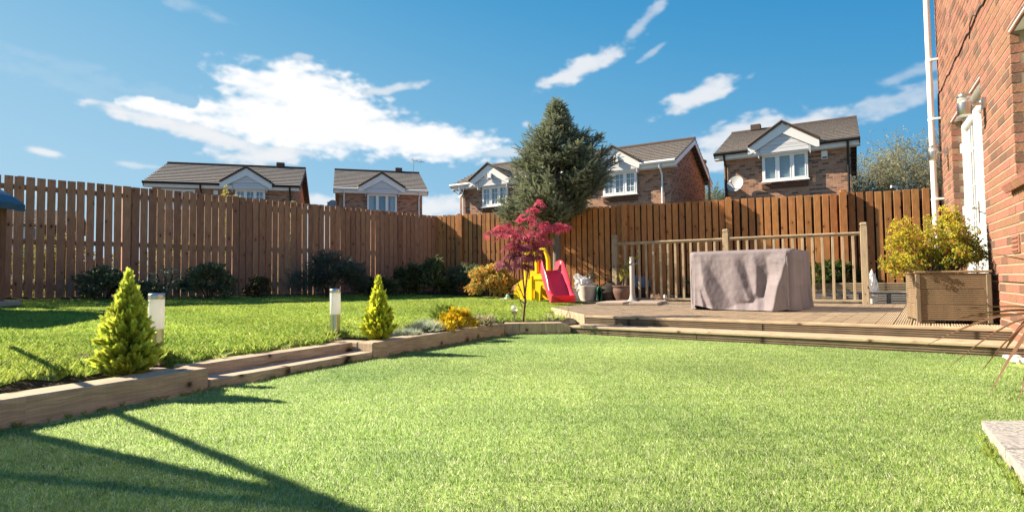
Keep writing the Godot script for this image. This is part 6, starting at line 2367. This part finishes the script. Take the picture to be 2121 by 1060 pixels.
func far_house(label: String, at: Vector2, yaw: float, W: float, D: float, ye: float, yr: float, bays: Array, opt: Dictionary) -> void:
	var t := thing("brick_house", label, "house", Vector3(at.x, 0, at.y), yaw, "brick houses beyond the fences")
	var m := MB.new()
	var y0 := -0.4
	var sl := (yr - ye) / (D / 2 + 0.35)
	var yw := ye + sl * 0.35 - 0.05
	# four walls and the gable triangles, one brick skin
	m.quad(Vector3(0, y0, 0), Vector3(W, y0, 0), Vector3(W, yw, 0), Vector3(0, yw, 0))
	m.quad(Vector3(W, y0, -D), Vector3(0, y0, -D), Vector3(0, yw, -D), Vector3(W, yw, -D))
	var gy := yr - 0.10
	m.poly([Vector3(W, y0, 0), Vector3(W, y0, -D), Vector3(W, yw, -D), Vector3(W, gy, -D / 2), Vector3(W, yw, 0)], [Vector2(0, -y0), Vector2(D, -y0), Vector2(D, -yw), Vector2(D / 2, -gy), Vector2(0, -yw)])
	m.poly([Vector3(0, y0, -D), Vector3(0, y0, 0), Vector3(0, yw, 0), Vector3(0, gy, -D / 2), Vector3(0, yw, -D)], [Vector2(D, -y0), Vector2(0, -y0), Vector2(0, -yw), Vector2(D / 2, -gy), Vector2(D, -yw)])
	part("wall", m, M.far_brick, t)
	# main roof
	var ov := 0.35
	var os := 0.3
	m = MB.new()
	tiled_slope(Vector3(-os, ye, ov), Vector3(W + os, ye, ov), Vector3(W + os, yr, -D / 2), Vector3(-os, yr, -D / 2), m)
	tiled_slope(Vector3(W + os, ye, -D - ov), Vector3(-os, ye, -D - ov), Vector3(-os, yr, -D / 2), Vector3(W + os, yr, -D / 2), m)
	var roof := part("roof", m, M.tile[opt.get("tile", 0)], t)
	m = MB.new()
	m.tube([Vector3(-os, yr + 0.02, -D / 2), Vector3(W + os, yr + 0.02, -D / 2)], [0.09, 0.09], 8)
	part("ridge_tiles", m, M.tile_edge, roof)
	if opt.has("vent"):
		m = MB.new()
		m.box(Vector3(opt.vent, yr + 0.16, -D / 2), Vector3(0.42, 0.26, 0.3), 0.02)
		part("ridge_vent", m, M.tile_edge, roof)
	if opt.has("flue"):
		m = MB.new()
		m.tube([Vector3(opt.flue, yr - 0.1, -D / 2), Vector3(opt.flue, yr + 0.62, -D / 2)], [0.07, 0.07], 10)
		m.tube([Vector3(opt.flue, yr + 0.55, -D / 2), Vector3(opt.flue, yr + 0.72, -D / 2)], [0.1, 0.1], 10)
		part("flue", m, M.grey, roof)
	# soffit, fascia boards and gutter
	m = MB.new()
	m.box(Vector3(W / 2, ye - 0.10, ov - 0.03), Vector3(W + 2 * os, 0.2, 0.03))
	m.box(Vector3(W / 2, ye - 0.19, ov / 2 - 0.02), Vector3(W + 2 * os, 0.02, ov - 0.02))
	part("fascia_board", m, M.white, t)
	m = MB.new()
	for s in [-1.0, 1.0]:
		var xx := -os if s < 0 else W + os
		for fb in [[ov, 0.0], [-D - ov, 0.0]]:
			var p := Vector3(xx, ye - 0.03, fb[0])
			var q := Vector3(xx, yr - 0.03, -D / 2)
			var d := q - p
			m.box((p + q) / 2 - Vector3(s * 0.02, 0.10, 0), Vector3(0.03, 0.18, d.length()), 0.0, Basis(Vector3.RIGHT, atan2(d.y, -d.z) if d.z < 0 else PI - atan2(d.y, d.z)))
	part("bargeboard", m, M.white if opt.get("verge", "white") == "white" else M.tile_edge, t)
	var gut: Material = M.black if opt.get("gutter", "black") == "black" else M.white
	var gaps := []
	for b in bays: gaps.append([b.x - b.hw - 0.02, b.x + b.hw + 0.02])
	var xa := -os
	for g in gaps + [[W + os, W + os]]:
		if g[0] - xa > 0.1:
			m = MB.new()
			m.tube([Vector3(xa, ye + 0.0, ov + 0.07), Vector3(g[0], ye + 0.0, ov + 0.07)], [0.065, 0.065], 8)
			part("gutter", m, gut, t)
		xa = g[1]
	for x in opt.get("pipes", []):
		m = MB.new()
		m.tube([Vector3(x, ye - 0.05, ov + 0.06), Vector3(x, ye - 0.2, ov + 0.04), Vector3(x, ye - 0.45, 0.06), Vector3(x, y0, 0.06)], [0.04, 0.04, 0.04, 0.04], 8)
		part("drainpipe", m, gut, t)
	# gabled bays
	for b in bays:
		var x: float = b.x
		var hw: float = b.hw
		var ya: float = b.apex
		var yf: float = b.foot
		var zf := ov + 0.06
		var zb := ov - (ya - ye) / sl
		m = MB.new()
		tiled_slope(Vector3(x - hw, yf, zb), Vector3(x - hw, yf, zf + 0.08), Vector3(x, ya, zf + 0.08), Vector3(x, ya, zb), m)
		tiled_slope(Vector3(x + hw, yf, zf + 0.08), Vector3(x + hw, yf, zb), Vector3(x, ya, zb), Vector3(x, ya, zf + 0.08), m)
		part("bay_roof", m, M.tile[opt.get("tile", 0)], t)
		m = MB.new()
		m.tube([Vector3(x - hw, yf + 0.04, zf + 0.09), Vector3(x, ya + 0.05, zf + 0.09), Vector3(x + hw, yf + 0.04, zf + 0.09)], [0.05, 0.05, 0.05], 6)
		part("verge_tiles", m, M.tile_edge, t)
		# white boards of the gable
		var slope := atan2(ya - yf, hw)
		for s in [-1.0, 1.0]:
			var bb := MB.new()
			var th := 0.30
			bb.prism(PackedVector2Array([Vector2(x, ya - 0.03), Vector2(x + s * hw, yf - 0.03), Vector2(x + s * hw, yf - 0.03 - th * 0.75), Vector2(x + s * (hw - 0.10), yf - 0.03 - th * 0.75), Vector2(x, ya - 0.03 - th / cos(slope))]), zf, zf + 0.04)
			part("bargeboard", bb, M.white, t)
		# cladding planks
		var wl: float = b.w0
		var wr: float = b.w1
		var y := yf - 0.32
		if b.has("clad_top"): pass
		var ytop: float = b.wtop + 0.02
		var yy := ytop
		m = MB.new()
		while yy < ya - 0.35:
			var lim: float = clampf((ya - 0.16 - (yy + 0.07)) / (ya - yf) * hw, 0.02, 9)
			var l := maxf(wl - 0.05, x - lim)
			var r := minf(wr + 0.05, x + lim)
			if r > l: m.box(Vector3((l + r) / 2, yy + 0.07, zf - 0.05), Vector3(r - l, 0.135, 0.03), 0.004, Basis(Vector3.RIGHT, -0.03))
			yy += 0.14
		m.box(Vector3(wl - 0.09, (ytop + yf) / 2, zf - 0.14), Vector3(0.03, yf - ytop + 0.3, 0.25))
		m.box(Vector3(wr + 0.09, (ytop + yf) / 2, zf - 0.14), Vector3(0.03, yf - ytop + 0.3, 0.25))
		part("cladding", m, M.cladding, t)
		far_window(t, wl, wr, b.wbot, b.wtop, 0.12, b.get("panes", 3), b.get("bars", false), b.get("blind", "none"))
		if b.get("sill", true):
			m = MB.new()
			var n := int((wr - wl + 0.1) / 0.075)
			for k in n:
				m.box(Vector3(wl - 0.05 + (k + 0.5) * 0.075, b.wbot - 0.16, 0.02), Vector3(0.066, 0.2, 0.08), 0.004)
			part("brick_sill", m, M.far_sill, t)
	for w in opt.get("windows", []):
		far_window(t, w[0], w[1], w[2], w[3], 0.02, w[4], false, "curtain")
	if opt.has("dish"): dish(t, opt.dish)
	for e in opt.get("boxes", []):
		m = MB.new()
		m.box(Vector3(e[0], e[1], e[2] + 0.05), Vector3(0.2, 0.30, 0.1), 0.015)
		var bx := part("alarm_box", m, M.white, t)
		m = MB.new()
		m.box(Vector3(e[0], e[1] - 0.10, e[2] + 0.105), Vector3(0.15, 0.05, 0.012))
		part("alarm_lamp", m, M.black, bx)
	if opt.has("aerial"):
		m = MB.new()
		var ax: float = opt.aerial
		var yb := yr + 0.85
		m.tube([Vector3(ax, yr - 0.6, -D / 2), Vector3(ax + 0.1, yb, -D / 2)], [0.018, 0.018], 6)
		m.tube([Vector3(ax - 0.1, yb, -D / 2), Vector3(ax + 0.75, yb - 0.12, -D / 2)], [0.014, 0.014], 5)
		for k in 8:
			var px := Vector3(ax + 0.08 * k, yb - 0.012 * k - 0.005, -D / 2)
			m.tube([px - Vector3(0, 0.11, 0.1), px + Vector3(0, 0.11, 0.1)], [0.007, 0.007], 4)
		part("aerial", m, M.steel_dark, t)

func far_window(t: Node3D, x0: float, x1: float, y0: float, y1: float, z: float, panes: int, bars: bool, blind: String) -> void:
	var m := MB.new()
	var f := 0.065
	var cx := (x0 + x1) / 2
	m.box(Vector3(cx, y1 - f / 2, z), Vector3(x1 - x0, f, 0.08), 0.006)
	m.box(Vector3(cx, y0 + f / 2, z), Vector3(x1 - x0, f, 0.08), 0.006)
	var n := panes + 1
	for k in n:
		var x := lerpf(x0 + f / 2, x1 - f / 2, float(k) / panes)
		m.box(Vector3(x, (y0 + y1) / 2, z), Vector3(f * (1.0 if k == 0 or k == panes else 1.5), y1 - y0 - 2 * f, 0.08), 0.006)
	m.box(Vector3(cx, y0 - 0.02, z + 0.04), Vector3(x1 - x0 + 0.1, 0.035, 0.16), 0.006)
	var w := part("window", m, M.upvc, t)
	for k in panes:
		var a := lerpf(x0 + f / 2, x1 - f / 2, float(k) / panes) + f * 0.5
		var b := lerpf(x0 + f / 2, x1 - f / 2, float(k + 1) / panes) - f * 0.5
		# opening sash inside the frame
		var s := MB.new()
		for e in [[(a + b) / 2, y1 - f - 0.02, b - a, 0.04], [(a + b) / 2, y0 + f + 0.02, b - a, 0.04]]:
			s.box(Vector3(e[0], e[1], z + 0.012), Vector3(e[2], e[3], 0.07), 0.004)
		for xx in [a + 0.02, b - 0.02]:
			s.box(Vector3(xx, (y0 + y1) / 2, z + 0.012), Vector3(0.04, y1 - y0 - 2 * f - 0.08, 0.07), 0.004)
		part("sash", s, M.upvc, w)
		var p := MB.new()
		p.box(Vector3((a + b) / 2, (y0 + y1) / 2, z), Vector3(b - a - 0.04, y1 - y0 - 2 * f - 0.04, 0.01))
		part("pane", p, M.glass, w)
		if bars:
			var g := MB.new()
			for q in [0.34, 0.67]:
				g.box(Vector3((a + b) / 2, lerpf(y0, y1, q), z + 0.012), Vector3(b - a - 0.08, 0.02, 0.016))
			g.box(Vector3((a + b) / 2, (y0 + y1) / 2, z + 0.012), Vector3(0.02, y1 - y0 - 2 * f - 0.08, 0.014))
			part("glazing_bar", g, M.upvc, w)
	var r := MB.new()
	if blind == "slats":
		for k in int((y1 - y0 - 0.1) / 0.05):
			r.box(Vector3(cx, y0 + 0.08 + k * 0.05, z - 0.09), Vector3(x1 - x0 - 0.1, 0.038, 0.006), 0.0, Basis(Vector3.RIGHT, 0.6))
		part("blind", r, M.blind, w)
	elif blind == "vertical":
		for k in int((x1 - x0 - 0.1) / 0.09):
			r.box(Vector3(x0 + 0.09 + k * 0.09, (y0 + y1) / 2, z - 0.09), Vector3(0.075, y1 - y0 - 0.12, 0.006), 0.0, Basis(Vector3.UP, 0.7))
		part("blind", r, M.blind, w)
	else:
		for s in [-1.0, 1.0]:
			for k in 5:
				r.box(Vector3(cx + s * ((x1 - x0) / 2 - 0.1 - k * 0.055), (y0 + y1) / 2, z - 0.10 + 0.015 * (k % 2)), Vector3(0.06, y1 - y0 - 0.12, 0.02), 0.006)
		part("curtain", r, M.blind, w)
	var back := MB.new()
	back.box(Vector3(cx, (y0 + y1) / 2, z - 0.105 if false else z - 0.117), Vector3(x1 - x0, y1 - y0, 0.012))
	part("pane_tint_panel", back, M.far_pane_tint, w)

func dish(t: Node3D, e: Array) -> void:
	# [x, y, radius, turn]
	var m := MB.new()
	var pr := []
	for i in 9:
		var r: float = e[2] * i / 8.0
		pr.append(Vector2(r, 0.22 * r * r / e[2]))
	pr.reverse()
	m.lathe(pr, 28)
	var back := []
	for i in 9:
		var r: float = e[2] * i / 8.0
		back.append(Vector2(r, 0.22 * r * r / e[2] - 0.015))
	m.lathe(back, 28)
	m.lathe([Vector2(e[2], 0.22 * e[2] - 0.015), Vector2(e[2] + 0.008, 0.22 * e[2] - 0.007), Vector2(e[2], 0.22 * e[2])], 28)
	var bs := Basis(Vector3.UP, e[3]) * Basis(Vector3.RIGHT, PI / 2 - 0.3)
	var d := part("satellite_dish", m, M.grey, t, Transform3D(bs, Vector3(e[0], e[1], 0.30)))
	m = MB.new()
	m.tube([Vector3(0, 0, e[2] * 0.7), Vector3(0, 0.42, e[2] * 0.2)], [0.015, 0.012], 6)
	m.box(Vector3(0, 0.42, e[2] * 0.2), Vector3(0.07, 0.1, 0.07), 0.01)
	m.tube([Vector3(0, -0.01, 0), Vector3(0, -0.25, 0.12)], [0.025, 0.025], 6)
	part("receiver_arm", m, M.steel_dark, d)

func make_houses_beyond() -> void:
	far_house("leftmost brick house with long tiled roof and white gabled bay, beyond the left fence", Vector2(-17.06, -26.87), deg_to_rad(15.8), 6.33, 6.73, 5.4, 7.01,
		[{"x": 4.16, "hw": 1.17, "apex": 6.24, "foot": 5.50, "w0": 3.62, "w1": 4.99, "wtop": 5.21, "wbot": 4.2, "bars": true}], {"vent": 5.3, "pipes": [2.14, 6.15], "windows": [[0.38, 1.85, 4.2, 5.16, 3]], "verge": "dark", "tile": 0, "boxes": [[2.75, 5.0, 0.0]]})
	far_house("small detached brick house with a gabled bay, second from left beyond the fence", Vector2(-9.31, -30.60), deg_to_rad(16.4), 4.47, 7.36, 5.6, 7.35,
		[{"x": 2.24, "hw": 1.25, "apex": 6.50, "foot": 5.72, "w0": 1.46, "w1": 3.06, "wtop": 5.40, "wbot": 4.2}], {"vent": 3.5, "pipes": [0.25, 4.28], "gutter": "white", "verge": "dark", "tile": 1, "dish": [-0.35, 4.72, 0.27, -0.5], "aerial": 4.35})
	far_house("wide semi-detached brick house with two gabled bays partly hidden by the spruce", Vector2(-2.51, -27.63), deg_to_rad(-30.8), 10.26, 6.24, 5.2, 6.75,
		[{"x": 1.95, "hw": 1.10, "apex": 6.02, "foot": 5.30, "w0": 1.40, "w1": 2.82, "wtop": 5.00, "wbot": 4.07, "bars": true, "blind": "none"}, {"x": 8.05, "hw": 1.10, "apex": 6.02, "foot": 5.30, "w0": 7.48, "w1": 8.94, "wtop": 5.02, "wbot": 4.07, "bars": true, "blind": "vertical"}], {"flue": 1.95, "pipes": [0.25, 9.95], "gutter": "white", "tile": 0, "dish": [0.36, 4.82, 0.27, -0.6], "boxes": [[2.05, 5.42, 0.42], [8.2, 5.45, 0.42]]})
	far_house("right-hand brick house with white gabled bay and blinds above the back fence", Vector2(8.37, -22.20), deg_to_rad(-30.5), 4.28, 7.82, 5.4, 7.14,
		[{"x": 2.14, "hw": 1.19, "apex": 6.30, "foot": 5.52, "w0": 1.40, "w1": 2.94, "wtop": 5.22, "wbot": 4.20, "blind": "slats"}], {"vent": 0.72, "pipes": [0.08, 4.2], "tile": 1, "verge": "dark", "dish": [0.47, 4.19, 0.32, -0.3], "boxes": [[3.47, 5.01, 0.0]]})
	# a pale-clad house whose lower storey shows through the gaps of the near left fence
	var t := thing("clad_house", "white boarded house seen through the gaps of the nearest left fence", "house", Vector3(-27.5, 0, -24.2), 0.5, "brick houses beyond the fences")
	var m := MB.new()
	m.box(Vector3(3.3, 1.6, -3), Vector3(6.6, 3.8, 6))
	part("wall", m, M.far_sill, t)
	for k in 14:
		m = MB.new()
		m.box(Vector3(3.3, 0.5 + k * 0.15, 0.03), Vector3(6.6, 0.142, 0.03), 0.004, Basis(Vector3.RIGHT, -0.05))
		part("plank", m, M.cladding, t)
	for x in [1.2, 4.2]:
		far_window(t, x, x + 1.6, 2.6, 3.4, 0.05, 3, false, "none")
	m = MB.new()
	tiled_slope(Vector3(-0.3, 3.45, 0.4), Vector3(6.9, 3.45, 0.4), Vector3(6.9, 4.5, -3), Vector3(-0.3, 4.5, -3), m)
	tiled_slope(Vector3(6.9, 3.45, -6.4), Vector3(-0.3, 3.45, -6.4), Vector3(-0.3, 4.5, -3), Vector3(6.9, 4.5, -3), m)
	part("roof", m, M.tile[0], t)
	# street lamps
	var s := thing("street_lamp", "grey street lamp with a boxy head beside the semi-detached house's gable wall", "street lamp", Vector3(9.62, -0.3, -27.3))
	m = MB.new()
	m.tube([Vector3(-0.05, 0, 0), Vector3(-0.05, 4.0, 0), Vector3(-0.06, 5.6, 0), Vector3(-0.12, 6.15, 0), Vector3(-0.28, 6.45, 0)], [0.09, 0.07, 0.05, 0.045, 0.045], 10)
	part("post", m, M.grey, s)
	m = MB.new()
	m.box(Vector3(-0.5, 6.58, 0), Vector3(0.66, 0.20, 0.28), 0.06, Basis(Vector3.BACK, -0.35))
	var hd := part("lamp_head", m, M.fascia, s)
	m = MB.new()
	m.box(Vector3(-0.53, 6.47, 0), Vector3(0.5, 0.06, 0.2), 0.02, Basis(Vector3.BACK, -0.35))
	part("lens", m, M.blind, hd)
	s = thing("street_lamp", "small white hooked street lamp above the fence before the bare trees", "street lamp", Vector3(18.2, -0.3, -26.6))
	m = MB.new()
	m.tube([Vector3(0, 0, 0), Vector3(0, 4.7, 0), Vector3(-0.03, 4.95, 0), Vector3(-0.15, 5.08, 0), Vector3(-0.34, 5.1, 0)], [0.06, 0.045, 0.04, 0.04, 0.06], 8)
	part("post", m, M.white, s)

func _ready() -> void:
	rng.seed = 77
	noise.seed = 4
	noise.frequency = 0.01
	noise.fractal_octaves = 3
	set_up_view()
	make_materials()
	make_grounds()
	make_house()
	make_houses_beyond()
	make_fences()
	make_deck()
	make_edging()
	make_beds_and_paving()
	make_railing()
	make_playhouse()
	make_shade_frame()
	make_planter()
	make_cover()
	make_parasol_stand()
	make_pots()
	make_slide()
	make_lamps()
	make_spruce()
	make_trees_beyond()
	make_border_shrubs()
	make_bed_plants()
	make_maple()
	make_planter_shrub()
	make_pot_plant()
	make_sword_plant()
	plant_lawns()
	stray_grass()
